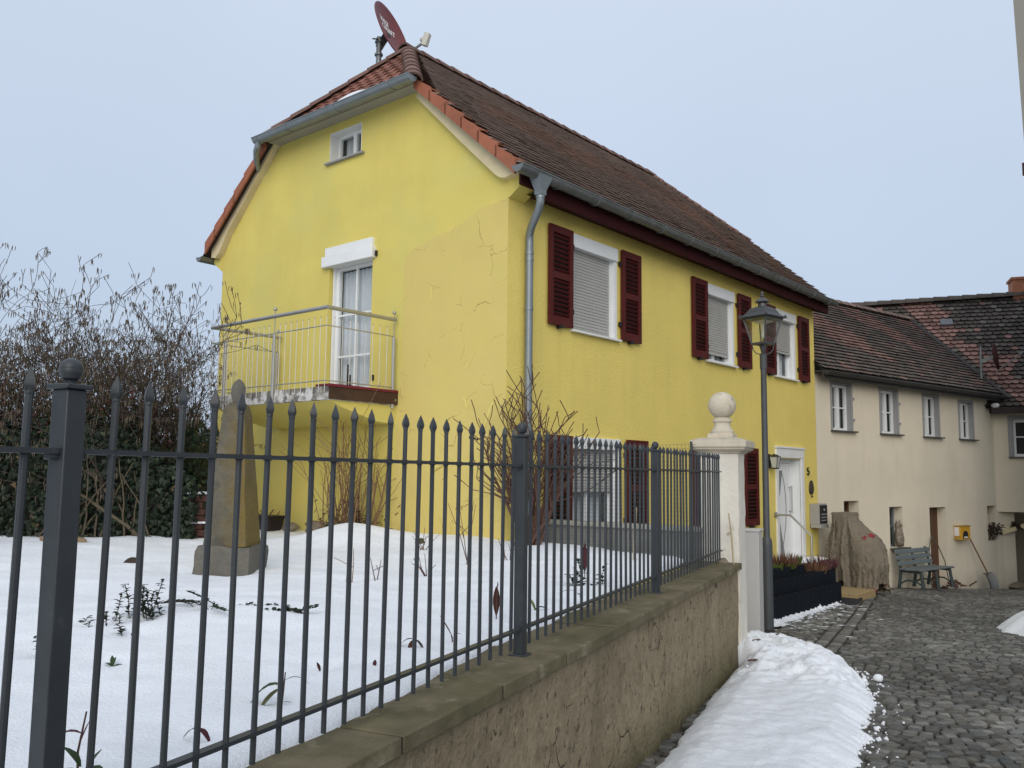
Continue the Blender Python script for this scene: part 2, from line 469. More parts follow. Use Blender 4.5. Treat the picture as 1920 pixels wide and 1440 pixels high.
m_tarp = M('taupe fleece cover', (.19, .162, .122), .9, .1, 9, .35, 9, .05, spots=(((.235, .205, .16), 3, .5, .7, .6),), spec=.15)
m_red = M('red print', (.26, .02, .03), .8, .1)
m_bench = M('grey green plastic', (.115, .138, .142), .5, .1, 6)
m_bench_d = M('dark green plastic', (.035, .05, .05), .5, .15)
m_pallet = M('pale boards', (.36, .26, .13), .75, .15, 5, .2, 30, stretch=(1, 6, 6))
m_yellowbox = M('yellow enamel', (.66, .36, .03), .35, .06)
m_dish = M('maroon dish', (.16, .032, .03), .5, .08, 4)
m_dish_dk = M('dark red small dish', (.075, .02, .02), .6, .1)
m_letter = M('white lettering', (.72, .70, .68), .6, 0)
m_brick = M('weathered brick', (.075, .032, .024), .9, .25, 8, .5, 25)
m_owl = M('owl figure', (.20, .165, .125), .85, .3, 22, .4, 60, .01, spots=(((.40, .36, .30), 16, .5, .65, .7),))
m_lampiron = M('grey lamp paint', (.062, .068, .072), .5, .12, 10, .05, 100, spots=(((.10, .105, .105), 14, .6, .75, .5),))
m_farwall = M('distant render', (.42, .43, .45), .9, .08)
m_farblue = M('distant slate blue', (.12, .145, .20), .8, .1)
m_farroof = M('distant roof', (.075, .075, .085), .9, .15, 1.0, spots=(((.7, .72, .76), .5, .55, .6, .9),))
m_hill = M('winter hillside', (.13, .13, .125), 1, .3, .06, spots=(((.45, .47, .5), .03, .52, .62, .8), ((.07, .075, .07), .12, .5, .6, .7)))
m_ground = M('winter meadow', (.20, .20, .17), 1, .2, .05, spots=(((.75, .77, .8), .04, .48, .56, .9),))
m_palehouse = M('pale right house plaster', (.50, .45, .36), .9, .06, 1.5, .2, 40)
m_rock = M('rock', (.20, .165, .12), .95, .3, 7, .7, 20, .03)
m_soil = M('dark soil and litter', (.05, .035, .025), 1, .4, 12, .8, 30, .03)
m_mat = M('rubber mat', (.02, .02, .022), .9, .1)
m_straw = M('straw stalk', (.42, .34, .2), .8, .2)

add_streaks(m_yel, (.52, .45, .14), .5, .75, .3)
add_streaks(m_yel_side, (.54, .44, .13), .5, .75, .3, 4.0, .3, 3.0)
add_streaks(m_cream, (.50, .44, .34), .5, .75, .35, 3.0, .45, 7.0)
add_streaks(m_greywall, (.12, .12, .10), .48, .7, .6, 6.0, .5, 1.0)
add_streaks(m_panel, (.38, .37, .33), .5, .7, .5, 9.0, .4, 2.0)
add_z_layer(m_yel, (.42, .36, .12), 1.55, 2.05, .45, 3, .2)
add_z_layer(m_yel_side, (.50, .42, .13), 1.2, 1.9, .4, 3, .25)
add_z_layer(m_cream, (.42, .375, .30), .5, 1.15, .55, 2.5, .3)

# ------------------------------------------------------------------ frames of reference
FA = R(24.55)
T = Vector((math.sin(FA), math.cos(FA), 0)); ND = Vector((-math.cos(FA), math.sin(FA), 0))     # along the garden wall / towards the garden
def TD(t, d, z=0.0):
    p = T * t + ND * d
    return Vector((p.x, p.y, z))
C0 = Vector((-.0654, 10.3, 0)); HA = R(49.9)
E1 = Vector((math.cos(HA), math.sin(HA), 0)); E2 = Vector((-math.sin(HA), math.cos(HA), 0))
def HW(u, v, z): return C0 + E1 * u + E2 * v + Vector((0, 0, z))
B0 = Vector((6.2617, 17.8894, 0)); CA = R(37.5)
B1 = Vector((math.cos(CA), math.sin(CA), 0)); B2 = Vector((-math.sin(CA), math.cos(CA), 0))
def CW(s, w, z): return B0 + B1 * s + B2 * w + Vector((0, 0, z))
def stz(x, y):
    p = Vector((x, y, 0))
    s = (p - B0).dot(B1); off = -(p - B0).dot(B2)
    k = min(1.0, max(0.0, 1 - off / 9.0))
    return -1.715 - .03 * p.dot(T) - .05 * max(0.0, s - 1) * k * k
rng = random.Random(7)

# ------------------------------------------------------------------ ground, street, snow
mb = MB()
def gfn(i, j):
    a = 2 * math.pi * i / 48; r = (0, 14, 40, 120, 400, 1200, 3000)[j]
    return (r * math.cos(a), r * math.sin(a) + 8, -4.2 - (1.6 if j > 1 else 0) + (.5 * math.sin(a * 5) if j > 2 else 0))
mb.grid(48, 6, gfn)
tag(mb.build('ground', m_ground), kind='structure')

mb = MB()            # hillside across the valley
def hfn(i, j):
    a = R(100 + i * 1.7); r = 170 + j * 26
    h = -5 + 27 * smoothstep(0, 11, j) * (.75 + .35 * fbm(i * .07, j * .12, 3.1)) + 2.2 * fbm(i * .6, j * .7, 9.)
    return (r * math.cos(a), r * math.sin(a), h)
mb.grid(52, 14, hfn)
tag(mb.build('hills', m_hill), kind='structure')

# cobbled street: a mortar bed with every set stone as a small domed block
mb = MB()
bed = (.035, .031, .025)
def bedfn(i, j):
    t = -4 + i * .5; d = 2.6 - j * .5
    p = TD(t, d)
    return (p.x, p.y, stz(p.x, p.y) - .02)
mb.grid(70, 34, bedfn, c=bed)
gut = [(-3.0, 1.12), (9.57, 1.06), (12.0, .95), (14.4, .88), (17.86, .80), (21.0, .2), (24.5, -1.2)]
def stone(mb, p, ax, ay, hgt, c):
    P = []
    for k, (h, sx) in enumerate(((-.03, 1.0), (hgt * .3 - .004, .97), (hgt, .70))):
        for i, j in ((-1, -1), (1, -1), (1, 1), (-1, 1)):
            q = p + ax * (i * sx * rng.uniform(.9, 1.04)) + ay * (j * sx * rng.uniform(.88, 1.04))
            P.append((q.x, q.y, stz(q.x, q.y) + h + rng.uniform(-.002, .002)))
    P.append((p.x, p.y, stz(p.x, p.y) + hgt * 1.12))
    mb.add(P, [(k * 4 + a, k * 4 + (a + 1) % 4, k * 4 + 4 + (a + 1) % 4, k * 4 + 4 + a) for k in range(2) for a in range(4)] + [(8 + a, 8 + (a + 1) % 4, 12) for a in range(4)], c)
def stone_col(p):
    g = rng.choice((.085, .10, .12, .135, .16, .19)) * rng.uniform(.85, 1.15)
    k = .85 + .35 * fbm(p.x * .5, p.y * .5, 2.0, 3)
    w = rng.uniform(-.012, .02)
    return (g * k * 1.02 + w * .6, g * k + w * .3, g * k * .90)
row = 0
t = 3.2
while t < 27.5:
    dt = .087 + .025 * smoothstep(14, 26, t)
    d = 1.72 - rng.uniform(0, .1)
    dmin = -.9 - .19 * max(0, t - 6)
    dmin = max(dmin, -5.2)
    while d > dmin:
        w = rng.uniform(.095, .145)
        arc = .16 * math.cos(d * 4.4 + .35 * math.sin(t * .8)) 
        tt = t + arc + rng.uniform(-.008, .008)
        dc = d - w / 2
        g = lerp_tab(gut, tt)
        ok = abs(dc - g) > .21
        if tt < 9.4 and dc > 1.66: ok = False
        p = TD(tt, dc)
        if (p - B0).dot(B2) > .1 and (p - B0).dot(B1) < 8.3: ok = False
        if (p - C0).dot(E2) > .05 and (p - C0).dot(E1) < 9.9: ok = False
        if ok:
            ang = -.6 * math.sin(d * 4.4) * .5 + rng.uniform(-.05, .05)
            ax = (T * math.cos(ang) + ND * math.sin(ang)) * (dt * .44); ay = (ND * math.cos(ang) - T * math.sin(ang)) * (w * .44)
            stone(mb, p, ax, ay, rng.uniform(.0, .007) + .004, stone_col(p))
        d -= w
    t += dt
for k in (-1, 1):     # two-row gutter of larger setts
    t = 3.0
    while t < 24:
        L = rng.uniform(.13, .21)
        tm = t + L / 2
        d = lerp_tab(gut, tm) + k * .085
        dd = (lerp_tab(gut, tm + .2) - lerp_tab(gut, tm - .2)) / .4
        a = math.atan(dd)
        ax = (T * math.cos(a) + ND * math.sin(a)) * (L * .42); ay = (ND * math.cos(a) - T * math.sin(a)) * .07
        p = TD(tm, d)
        g = rng.uniform(.08, .21)
        stone(mb, p, ax, ay, rng.uniform(0, .004) + .004, (g, g * .96, g * .87))
        t += L
tag(mb.build('street', m_cob, angle=50), kind='structure')

# garden snow (the terrace behind the wall)
G1, G2 = Vector((.62, 10.35, 0)), Vector((1.93, 9.36, 0))          # low grey wall between house corner and pillar
gdir = (G2 - G1).normalized(); gnor = Vector((-gdir.y, gdir.x, 0))      # points away from the garden
mounds = [(-1.85, 10.6, .16, .5), (-.9, 10.35, .10, .6), (-2.1, 5.1, .05, .5), (-1.3, 5.5, .05, .4), (.33, 9.9, .05, .6), (1.2, 8.9, .04, .5), (-1.95, 10.3, .08, .35), (-5.0, 10.4, .05, 1.2), (-3.4, 8.4, -.03, .25)]
melt = [(-1.20, 2.52), (-.88, 3.45), (-.49, 4.55), (-.30, 4.75), (.17, 5.85), (.47, 6.25), (.52, 6.95), (.66, 7.75), (-1.05, 3.02), (-1.82, 4.08), (-.86, 4.05), (-.62, 4.1), (-2.05, 5.0), (-2.25, 4.85), (-1.2, 5.25), (.6, 7.0), (-2.22, 4.2), (-2.0, 4.65), (-1.3, 7.1), (-.7, 7.5), (-.42, 8.5), (0, 8.7)]
mounds += [(x, y, -.035, .07) for x, y in melt] + [(-2.42, 7.2, -.05, .2), (-2.9, 7.6, -.04, .16)]
def snz(x, y):
    z = -.865 + .035 * fbm(x * .9, y * 1.5, 1.3, 3) + .007 * fbm(x * 3, y * 9, 4.0, 3) + .003 * fbm(x * 14, y * 16, 2.0, 2)
    for mx_, my_, h, s in mounds:
        z += h * math.exp(-((x - mx_) ** 2 + (y - my_) ** 2) / (2 * s * s))
    return z
mb = MB()
ss = [0, .006, .016, .03, .05, .075, .11, .16, .22, .3, .4]
while ss[-1] < 11: ss.append(ss[-1] + (.055 if ss[-1] < 3.5 else min(.3, ss[-1] * .022)))
edge_tab = [(-3, 1.86), (1.5, 1.85), (2.6, 1.88), (3.4, 1.93), (4.2, 2.0), (5.5, 2.05), (7, 2.1), (8.4, 2.12), (9.3, 2.2), (14, 2.3)]
def sfn(i, j):
    t = -3 + i * .045; s = ss[j]
    e_ = lerp_tab(edge_tab, t) + .022 * fbm(t * 3.1, .5, 0, 3) + .008 * fbm(t * 17, 2.5)
    p = TD(t, e_ + s)
    z = snz(p.x, p.y)
    k = min(1.0, s / .11)
    bot = -.912
    z = bot + (z - bot) * math.sqrt(max(0.0, 1 - (1 - k) ** 2))
    return (p.x, p.y, z)
def skeep(m):
    p = Vector((m.x, m.y, 0))
    if (p - C0).dot(E1) > .12 and (p - C0).dot(E2) > .05: return False
    if (p - G1).dot(gnor) > .03 and (p - C0).dot(E2) < .6: return False
    return True
mb.grid(367, len(ss) - 1, sfn, skeep)
tag(mb.build('garden_snow', m_snow, angle=80), kind='structure')

# snow shovelled against the garden wall
dl_tab = [(3, 1.5), (5.74, 1.54), (6.93, 1.575), (7.9, 1.63), (10.2, 1.66), (11, 1.66)]
dr_tab = [(3, .5), (5.5, .44), (6.38, .39), (7.0, .35), (7.6, .38), (8.3, .36), (8.9, .42), (9.6, .50), (10.1, .70), (10.5, 1.0), (10.8, 1.3), (11.0, 1.6)]
h_tab = [(3, .10), (6.5, .12), (8.0, .15), (8.7, .22), (9.4, .27), (10.1, .27), (10.6, .2), (11.0, .02)]
mb = MB()
def bfn(i, j):
    t = 3.2 + i * .0237; f = j / 84
    a = lerp_tab(dl_tab, t) + .03 * fbm(t * 2.2, 7.7) * (1 if t < 8 else .1) + .015 * fbm(t * 9, 3.1)
    f2 = .5 - .5 * math.cos(math.pi * f)
    b = lerp_tab(dr_tab, t) + .07 * fbm(t * 1.7, 1.2) + (.06 * fbm(t * 6.5, 5.5) + .04 * fbm(t * 19, 8.8)) * f2 ** 5
    d = a + (b - a) * f2
    wd = abs(a - b)
    ed = min(f2, 1 - f2) * wd
    if t > 9.3 : ed = max(ed if d < 1.3 else 9, 0) if d > 1.3 else ed
    p = TD(t, d)
    H = lerp_tab(h_tab, t)
    prof = min(1.0, ed / (.16 + H * .6)) ** .55
    n1 = .5 * fbm(p.x * 2.3, p.y * 2.3, 1.0, 4)
    lump = smoothstep(7.8, 8.8, t)
    wv = Vector((p.x * 4.2 + .6 * fbm(p.x * 3, p.y * 3, 5.), p.y * 4.2 + .6 * fbm(p.y * 3, p.x * 3, 7.), 3.))
    vd = noise.voronoi(wv)[0]; vd2 = noise.voronoi(wv * 2.3)[0]
    cell = .055 * max(-.3, .5 - vd[0] ** 2 * 1.6) + .026 * max(-.3, .4 - vd2[0] ** 2 * 1.5) + .02 * fbm(p.x * 9, p.y * 9, 1., 4)
    h = H * prof * (1 + (.22 + .3 * lump) * n1) + (cell * lump + .012 * fbm(p.x * 3, p.y * 3.5, 2.) + .004 * noise.noise(Vector((p.x * 18, p.y * 18, 2.))) + .006 * fbm(p.x * 9, p.y * 9, 6., 4)) * min(1, ed / .12)
    return (p.x, p.y, stz(p.x, p.y) - .012 + max(-.004, h))
mb.grid(330, 84, bfn)
bank_v = list(mb.v)
o = mb.build('snow_bank', m_bank, org=TD(7.5, 1.0, stz(*TD(7.5, 1.0).xy)), angle=80)
tag(o, 'long bank of shovelled white snow lying against the plastered garden wall', 'snow bank')
for (t, d, r, lab) in ((9.45, .33, .05, 'larger round clod of snow lying loose on the cobbles beside the snow bank'), (9.3, .45, .034, 'smaller clod of snow between the snow bank and a bigger clod')):
    mb = MB(); p = TD(t, d)
    mb.ball((0, 0, r * .6), r, 12, sz=.85)
    mb.v = [(x * (1 + .25 * fbm(x * 25, y * 25, z * 25)), y * (1 + .25 * fbm(y * 25, z * 25, x * 25)), max(0, z)) for x, y, z in mb.v]
    o = mb.build('snow_clod', m_bank, angle=80); o.location = (p.x, p.y, stz(p.x, p.y) + .004)
    tag(o, lab, 'snow clod', 'loose snow clods')
mb = MB(); r = random.Random(91)
for k in range(280):
    t = r.uniform(5.2, 10.6); b = lerp_tab(dr_tab, t)
    if r.random() < .7: d = b + .02 - abs(r.gauss(0, .10)); z0 = None
    else: d = r.uniform(b, 1.5); t = r.uniform(8.3, 10.3); z0 = 1
    p = TD(t, d); z = stz(p.x, p.y)
    c_ = [v for v in bank_v if abs(v[0] - p.x) < .035 and abs(v[1] - p.y) < .035]
    if c_: z = max(z, sum(v[2] for v in c_) / len(c_))
    rad = r.uniform(.005, .014) * (1.5 if r.random() < .15 else 1)
    b0 = len(mb.v); mb.ball((p.x, p.y, z + rad * .3), rad, 7)
    for q in range(b0, len(mb.v)):
        x, y, zz = mb.v[q]; n_ = 1 + .5 * noise.noise(Vector((x * 60, y * 60, zz * 60))); mb.v[q] = (p.x + (x - p.x) * n_, p.y + (y - p.y) * n_, z + (zz - z) * n_)
tag(mb.build('snow_crumbs', m_bank, angle=80), kind='stuff')
for t, d, k in ((9.55, 1.5, 'upper dark bark chip lying on the snow bank against the garden wall'), (8.75, 1.42, 'lower dark bark chip on the snow bank near the garden wall')):
    p = TD(t, d); h = max((v for v in bank_v if (v[0] - p.x) ** 2 + (v[1] - p.y) ** 2 < .002), key=lambda v: v[2], default=(0, 0, stz(p.x, p.y)))[2]
    mb = MB(); mb.obox((0, 0, .008), (.045, .01, .003), (-.004, .014, 0), (0, 0, .007)); o = mb.build('bark_chip', m_twig, None, org=(0, 0, 0), bevel=.004); o.location = (p.x, p.y, h); tag(o, k, 'bark chip')
mb = MB()                                   # heap at the right edge of the street
def rfn(i, j):
    a = 2 * math.pi * i / 60; f = j / 22
    r = f * (1 + .12 * fbm(math.cos(a) * 2, math.sin(a) * 2, 5.)) 
    x = 7.92 + 1.0 * r * math.cos(a); y = 12.35 + .92 * r * math.sin(a)
    h = .55 * (1 - f ** 1.6) * (1 + .3 * fbm(x * 2, y * 2, 2.)) + .05 * fbm(x * 8, y * 8, 1.) * (1 - f)
    return (x, y, stz(x, y) - .01 + max(0, h))
mb.grid(60, 22, rfn)
o = mb.build('snow_pile', m_bank, org=(7.92, 12.35, stz(7.92, 12.35)), angle=80)
tag(o, 'rounded heap of white snow on the open cobbles at the right edge', 'snow pile')

# ------------------------------------------------------------------ yellow house (local x = u along the street wall, y = v along the gable, z absolute)
ZB = -2.45
yh = thing('yellow_house', 'yellow plastered house with maroon louvred shutters and half-hipped tile roof', 'house', (C0.x, C0.y, ZB), HA, absz=True)
UL, VW = 9.87, 6.36
SL = .8807
def roofz(v): return 3.62 + SL * (min(v, 6.4 - v) + .32)
# walls
gable_out = [(0, ZB), (6.36, ZB), (6.36, 3.74), (4.80, 5.20), (1.56, 5.20), (0, 3.74)]
rev_y = MB()
mb = MB()
GW_WIN = (2.80, 3.56, 4.60, 5.06); GB = (2.50, 3.46, 1.10, 3.0)
panel(mb, (0, 0, 0), (0, 1, 0), (0, 0, 1), (1, 0, 0), gable_out, [(2.82, 3.55, 4.60, 5.06, .22), (GB[0], GB[1], GB[2], 3.02, .2)])
mb.build('gable_wall', m_yel, yh)
upper = [(1.31, 2.33), (5.08, 6.06), (7.83, 8.80)]
WZ0, WZ1 = 1.90, 3.19
low = [(1.31, 2.39), (5.15, 6.16)]
LZ0, LZ1 = -.87, .47
DU0, DU1, DZ0, DZ1 = 7.88, 8.98, -1.69, .33
mb = MB()
holes = [(a, b, WZ0, WZ1, .16) for a, b in upper] + [(a, b, LZ0, LZ1, .16) for a, b in low] + [(DU0, DU1, DZ0, DZ1, .3)]
mbw = []
panel(mb, (0, 0, 0), (1, 0, 0), (0, 0, 1), (0, 1, 0), [(0, ZB), (UL, ZB), (UL, 3.6), (0, 3.6)], holes, mbw)
mb.build('street_wall', m_yel_side, yh)
for q in mbw: q.build('window_reveal', m_white, yh)
mb = MB()
mb.add([(UL, 0, ZB), (UL, VW, ZB), (UL, VW, 3.5), (UL, 4.9, 4.96), (UL, 1.5, 4.96), (UL, 0, 3.5)], [(0, 1, 2, 3, 4, 5)])
mb.add([(0, VW, ZB), (UL, VW, ZB), (UL, VW, 3.5), (0, VW, 3.5)], [(3, 2, 1, 0)])
mb.build('rear_wall', m_yel_side, yh)
mb = MB()                                   # near-black box standing in for the unlit rooms behind the panes
mb.box(.42, UL - .35, .45, VW - .3, -2.3, 3.3)
mb.v = mb.v
o = mb.build('unlit_room_box', m_dark, yh)

# repaired, cracked plaster field on the gable: a thin proud skin with its own colour
m_patch = M('cracked beige yellow render', (.645, .515, .165), .9, .05, 1.6, .25, 60, .006, spots=(((.66, .535, .16), 1.4, .4, .65, .8),))
def crack_mat(m, scale=2.5, colour=(.33, .235, .075), lo=.50, hi=.66, wmax=.010):
    nt = m.node_tree; N = nt.nodes; L = nt.links; bs = N['Principled BSDF']
    src = bs.inputs['Base Color'].links[0].from_socket
    tc = N.new('ShaderNodeTexCoord')
    no = N.new('ShaderNodeTexNoise'); no.inputs['Scale'].default_value = 2.2; no.inputs['Detail'].default_value = 6
    L.new(tc.outputs['Object'], no.inputs['Vector'])
    ad = N.new('ShaderNodeVectorMath'); ad.operation = 'MULTIPLY_ADD'; ad.inputs[1].default_value = (.42, .42, .42)
    L.new(no.outputs['Color'], ad.inputs[0]); L.new(tc.outputs['Object'], ad.inputs[2])
    vo = N.new('ShaderNodeTexVoronoi'); vo.feature = 'DISTANCE_TO_EDGE'; vo.inputs['Scale'].default_value = scale
    L.new(ad.outputs[0], vo.inputs['Vector'])
    n2 = N.new('ShaderNodeTexNoise'); n2.inputs['Scale'].default_value = 1.7; n2.inputs['Detail'].default_value = 2
    L.new(tc.outputs['Object'], n2.inputs['Vector'])
    wd = N.new('ShaderNodeMapRange'); wd.inputs['From Min'].default_value = lo; wd.inputs['From Max'].default_value = hi
    wd.inputs['To Min'].default_value = .0; wd.inputs['To Max'].default_value = wmax
    L.new(n2.outputs['Fac'], wd.inputs['Value'])
    lt = N.new('ShaderNodeMath'); lt.operation = 'LESS_THAN'; L.new(vo.outputs['Distance'], lt.inputs[0]); L.new(wd.outputs['Result'], lt.inputs[1])
    mx = N.new('ShaderNodeMix'); mx.data_type = 'RGBA'; L.new(lt.outputs[0], mx.inputs['Factor']); L.new(src, mx.inputs['A'])
    mx.inputs['B'].default_value = (*colour, 1)
    L.new(mx.outputs['Result'], bs.inputs['Base Color'])
crack_mat(m_patch)
crack_mat(m_wallp, 3.2, (.06, .048, .03), .54, .72, .028)
pt = [(.004, -.87), (2.0, -.87), (1.93, .0), (1.9, .9)]
outl = []
rp = random.Random(3)
top = [(1.86, 1.2), (1.85, 2.2), (1.86, 2.75), (1.80, 2.93), (1.62, 3.0), (1.45, 3.03), (1.2, 3.1), (1.0, 3.12), (.75, 3.18), (.5, 3.3), (.3, 3.33), (.06, 3.36), (.004, 3.36)]
poly = pt + top
dense = []
for (a, b), (c_, d_) in zip(poly, poly[1:] + poly[:1]):
    n = max(1, int(math.hypot(c_ - a, d_ - b) / .06))
    for k in range(n):
        f = k / n
        x, z = a + (c_ - a) * f, b + (d_ - b) * f
        if x > .05 and z > -.8: x += .018 * fbm(x * 9, z * 9); z += .02 * fbm(z * 8, x * 8, 4)
        dense.append((x, z))
mb = MB()
mb.prism([(0.002, x, z) for x, z in dense], (-.005, 0, 0))
mb.build('plaster_patch', m_patch, yh, smooth=False)
m_flake = M('bright yellow flake scar', (.72, .60, .19), .9, .06, 8, .3, 60)
mb = MB()
def flake(pts, w):
    L_, Rr = [], []
    for i, (v, z) in enumerate(pts):
        ww = .6 * w * (.35 + .9 * math.sin(math.pi * (i + .5) / len(pts))) * rp.uniform(.6, 1.2)
        L_.append((-.0035, v - ww, z + ww * .3)); Rr.append((-.0035, v + ww, z - ww * .3))
    mb.prism(L_ + Rr[::-1], (-.006, 0, 0))
flake([(.42, .42), (.36, .55), (.30, .66), (.25, .78), (.20, .86), (.13, .92), (.07, .95)], .035)
flake([(1.26, -.02), (1.15, .05), (1.02, .08), (.93, .13)], .025)
flake([(.79, .2), (.74, .17), (.70, .15)], .03)
flake([(.65, 1.3), (.58, 1.42), (.54, 1.5)], .03)
flake([(.70, .95), (.66, .87), (.64, .80)], .025)
flake([(1.32, 2.22), (1.30, 2.35), (1.31, 2.42)], .02)
mb.build('plaster_flake', m_flake, yh, smooth=False)

# moulding, corbel, fascia, roof
def band(side):
    mb = MB()
    lo = [(-.30, 3.66), (-.16, 3.60), (-.02, 3.58), (.06, 3.60), (.14, 3.66), (.30, 3.81), (.70, 4.19), (1.58, 5.05)]
    hi = [(-.30, 3.70), (-.16, 3.80), (-.02, 3.92), (.06, 3.99), (.14, 4.06), (.30, 4.18), (.70, 4.52), (1.5, 5.18)]
    f = (lambda v: v) if side > 0 else (lambda v: 6.4 - v)
    if side < 0: lo, hi = lo[1:], hi[1:]
    if side < 0: lo = lo[:2] + [(v, z + min(.15, .5 * (v + .02))) for v, z in lo[2:]]
    for (a, b), (c_, d_), (e_, g_), (h_, k_) in zip(lo, lo[1:], hi, hi[1:]):
        mb.prism([(-.11, f(a), b), (-.11, f(c_), d_), (-.11, f(h_), k_), (-.11, f(e_), g_)], (.12, 0, 0))
    mb.build('verge_moulding', m_cream_trim, yh)
band(1); band(-1)
for f in ((lambda v: v), (lambda v: 6.36 - v)):
    mb = MB()
    P = [(-.012, f(0.0), 3.36), (-.012, f(-.02), 3.36), (-.012, f(-.26), 3.52), (-.012, f(-.26), 3.63), (-.012, f(0.0), 3.63)]
    mb.prism(P, (.30, 0, 0))
    mb.build('eaves_corbel', m_yel, yh)
mb = MB()
mb.box(.2, UL + .05, -.30, -.262, 3.36, 3.62)
mb.add([(.2, -.262, 3.38), (UL, -.262, 3.38), (UL, .0, 3.46), (.2, .0, 3.46)], [(0, 1, 2, 3)])
mb.box(-.12, .2, -.30, -.262, 3.44, 3.62)
mb.build('fascia', m_maroon_dk, yh)

roof_mb = MB()
def ycol(x, y, r):
    k = .92 + .16 * r.random() + .22 * fbm(x * .9, y * .8, 4., 3)
    n_ = fbm(x * .5, y * .6, 1., 3)
    b = (.235, .178, .15)
    if n_ > .25: b = (.255, .172, .138)
    if r.random() < .02: b = (.13, .10, .088)
    return tuple(c * k for c in b)
cs, sn = 1 / math.hypot(1, SL), SL / math.hypot(1, SL)
def up(v): return (v + .32) / cs
UF, UB = -.2, UL + .1
tiles(roof_mb, (0, -.32, 3.62), (1, 0, 0), (0, cs, sn), (0, -sn, cs), [(UF, 0), (UB, 0), (UB, up(1.47)), (8.65, up(3.2)), (1.2, up(3.2)), (UF, up(1.47))], .18, .158, .02, ycol, random.Random(5), 'flat', .052, .002, .001)
tiles(roof_mb, (0, 6.72, 3.62), (-1, 0, 0), (0, -cs, sn), (0, sn, cs), [(-UB, .16), (-UF, .16), (-UF, up(1.47)), (-1.2, up(3.2)), (-8.65, up(3.2)), (-UB, up(1.47))], .175, .27, .014, ycol, random.Random(6), 'flat', .016)
# boarding under the tiles
mbd = MB()
def quad(a, b, c_, d_): mbd.add([a, b, c_, d_], [(0, 1, 2, 3)], (.05, .035, .03))
g = -.02
hv, hz = 1.47, roofz(1.47)
rz_ = roofz(3.2)
for f in ((lambda v: v), (lambda v: 6.4 - v)):
    mbd.add([(UF, f(-.32), 3.62 + g), (UB, f(-.32), 3.62 + g), (UB, f(hv), hz + g), (8.65, f(3.2), rz_ + g), (1.2, f(3.2), rz_ + g), (UF, f(hv), hz + g)], [(0, 1, 2, 3, 4, 5)], (.05, .035, .03))
mbd.add([(UF - .02, 1.45, hz + g), (UF - .02, 4.95, hz + g), (1.2, 3.2, rz_ + g)], [(0, 1, 2)], (.05, .035, .03))
mbd.add([(UB, 1.45, hz + g), (UB, 4.95, hz + g), (8.65, 3.2, rz_ + g)], [(0, 1, 2)], (.05, .035, .03))
roof_mb.v_off = len(roof_mb.v)
for f, c_ in zip(mbd.f, mbd.c): roof_mb.f.append(tuple(i + roof_mb.v_off for i in f)); roof_mb.c.append(c_)
roof_mb.v.extend(mbd.v)
yroof = roof_mb.build('roof', m_tile_y, yh, angle=25)
# half-hip of red interlocking tiles
mb = MB()
hl = math.hypot(1.45, rz_ - hz); hc, hs = 1.45 / hl, (rz_ - hz) / hl
def hcol(x, y, r):
    k = .8 + .45 * r.random()
    return (.20 * k, .082 * k, .055 * k)
def wave_tiles(mb, O, ex, ey, n, outline, tw, el, r):
    hp = halfplanes(outline)
    x0, x1 = min(p[0] for p in outline), max(p[0] for p in outline)
    y0, y1 = min(p[1] for p in outline), max(p[1] for p in outline)
    O, ex, ey, n = Vector(O), Vector(ex), Vector(ey), Vector(n)
    ns = 5
    for rr in range(int((y1 - y0) / el) + 1):
        for i in range(int((x1 - x0) / tw) + 2):
            c_ = hcol(0, 0, r); xa = x0 + i * tw; ya = y0 + rr * el
            for k in range(ns):
                fa, fb = k / ns, (k + 1) / ns
                q = clip_to([(xa + fa * tw, ya), (xa + fb * tw, ya), (xa + fb * tw, ya + el * 1.1), (xa + fa * tw, ya + el * 1.1)], hp)
                if len(q) < 3: continue
                def P3(x, y, dz=0):
                    ph = (x - xa) / tw
                    h = .028 * (.5 + .5 * math.cos(2 * math.pi * ph)) + .028 * (1 - (y - ya) / (el * 1.1)) + dz
                    return O + ex * x + ey * y + n * h
                mb.add([P3(*p) for p in q], [tuple(range(len(q)))], c_)
                fr = [(xa + fa * tw, ya), (xa + fb * tw, ya)]
                if all(any(abs(a[0] - p[0]) + abs(a[1] - p[1]) < 1e-6 for p in q) for a in fr):
                    mb.add([P3(*fr[0], -.03), P3(*fr[1], -.03), P3(*fr[1]), P3(*fr[0])], [(0, 1, 2, 3)], tuple(v * .8 for v in c_))
wave_tiles(mb, (-.3, 3.2, hz - .05), (0, -1, 0), (hc, 0, hs), (-hs, 0, hc), [(-1.85, 0), (1.85, 0), (0, hl * 1.03)], .21, .205, random.Random(9))
mb.build('hip_tiles', m_tile_r, yh, angle=60)
# ridge and hip caps
def caps(mb, a, b, r, L, rr, tint=lambda k: (.16 * k, .088 * k, .068 * k)):
    a, b = Vector(a), Vector(b); n = max(1, int((b - a).length / L)); d = (b - a) / n
    for k in range(n):
        k_ = .8 + .4 * rr.random(); c_ = tint(k_)
        p, q = a + d * k, a + d * (k + 1.12)
        ax = d.normalized(); sd = ax.cross(Vector((0, 0, 1))).normalized(); u = sd.cross(ax)
        ring = []
        for (pp, rad) in ((p, r * 1.08), (q, r * .9)):
            for i in range(9):
                t_ = math.pi * i / 8
                ring.append(pp + sd * (rad * math.cos(t_)) + u * (rad * math.sin(t_) * .8))
        mb.add(ring, [(i, i + 1, i + 10, i + 9) for i in range(8)], c_)
        inn = [pp for pp in ring[:9]]
        cc = p - u * .02
        mb.add(inn + [v + (cc - v) * .22 for v in inn], [(i + 9, i + 10, i + 1, i) for i in range(8)], tuple(v * .7 for v in c_))
mb = MB(); r8 = random.Random(8)
caps(mb, (-.34, 1.38, hz - .05), (1.22, 3.2, rz_ + .02), .12, .33, r8)
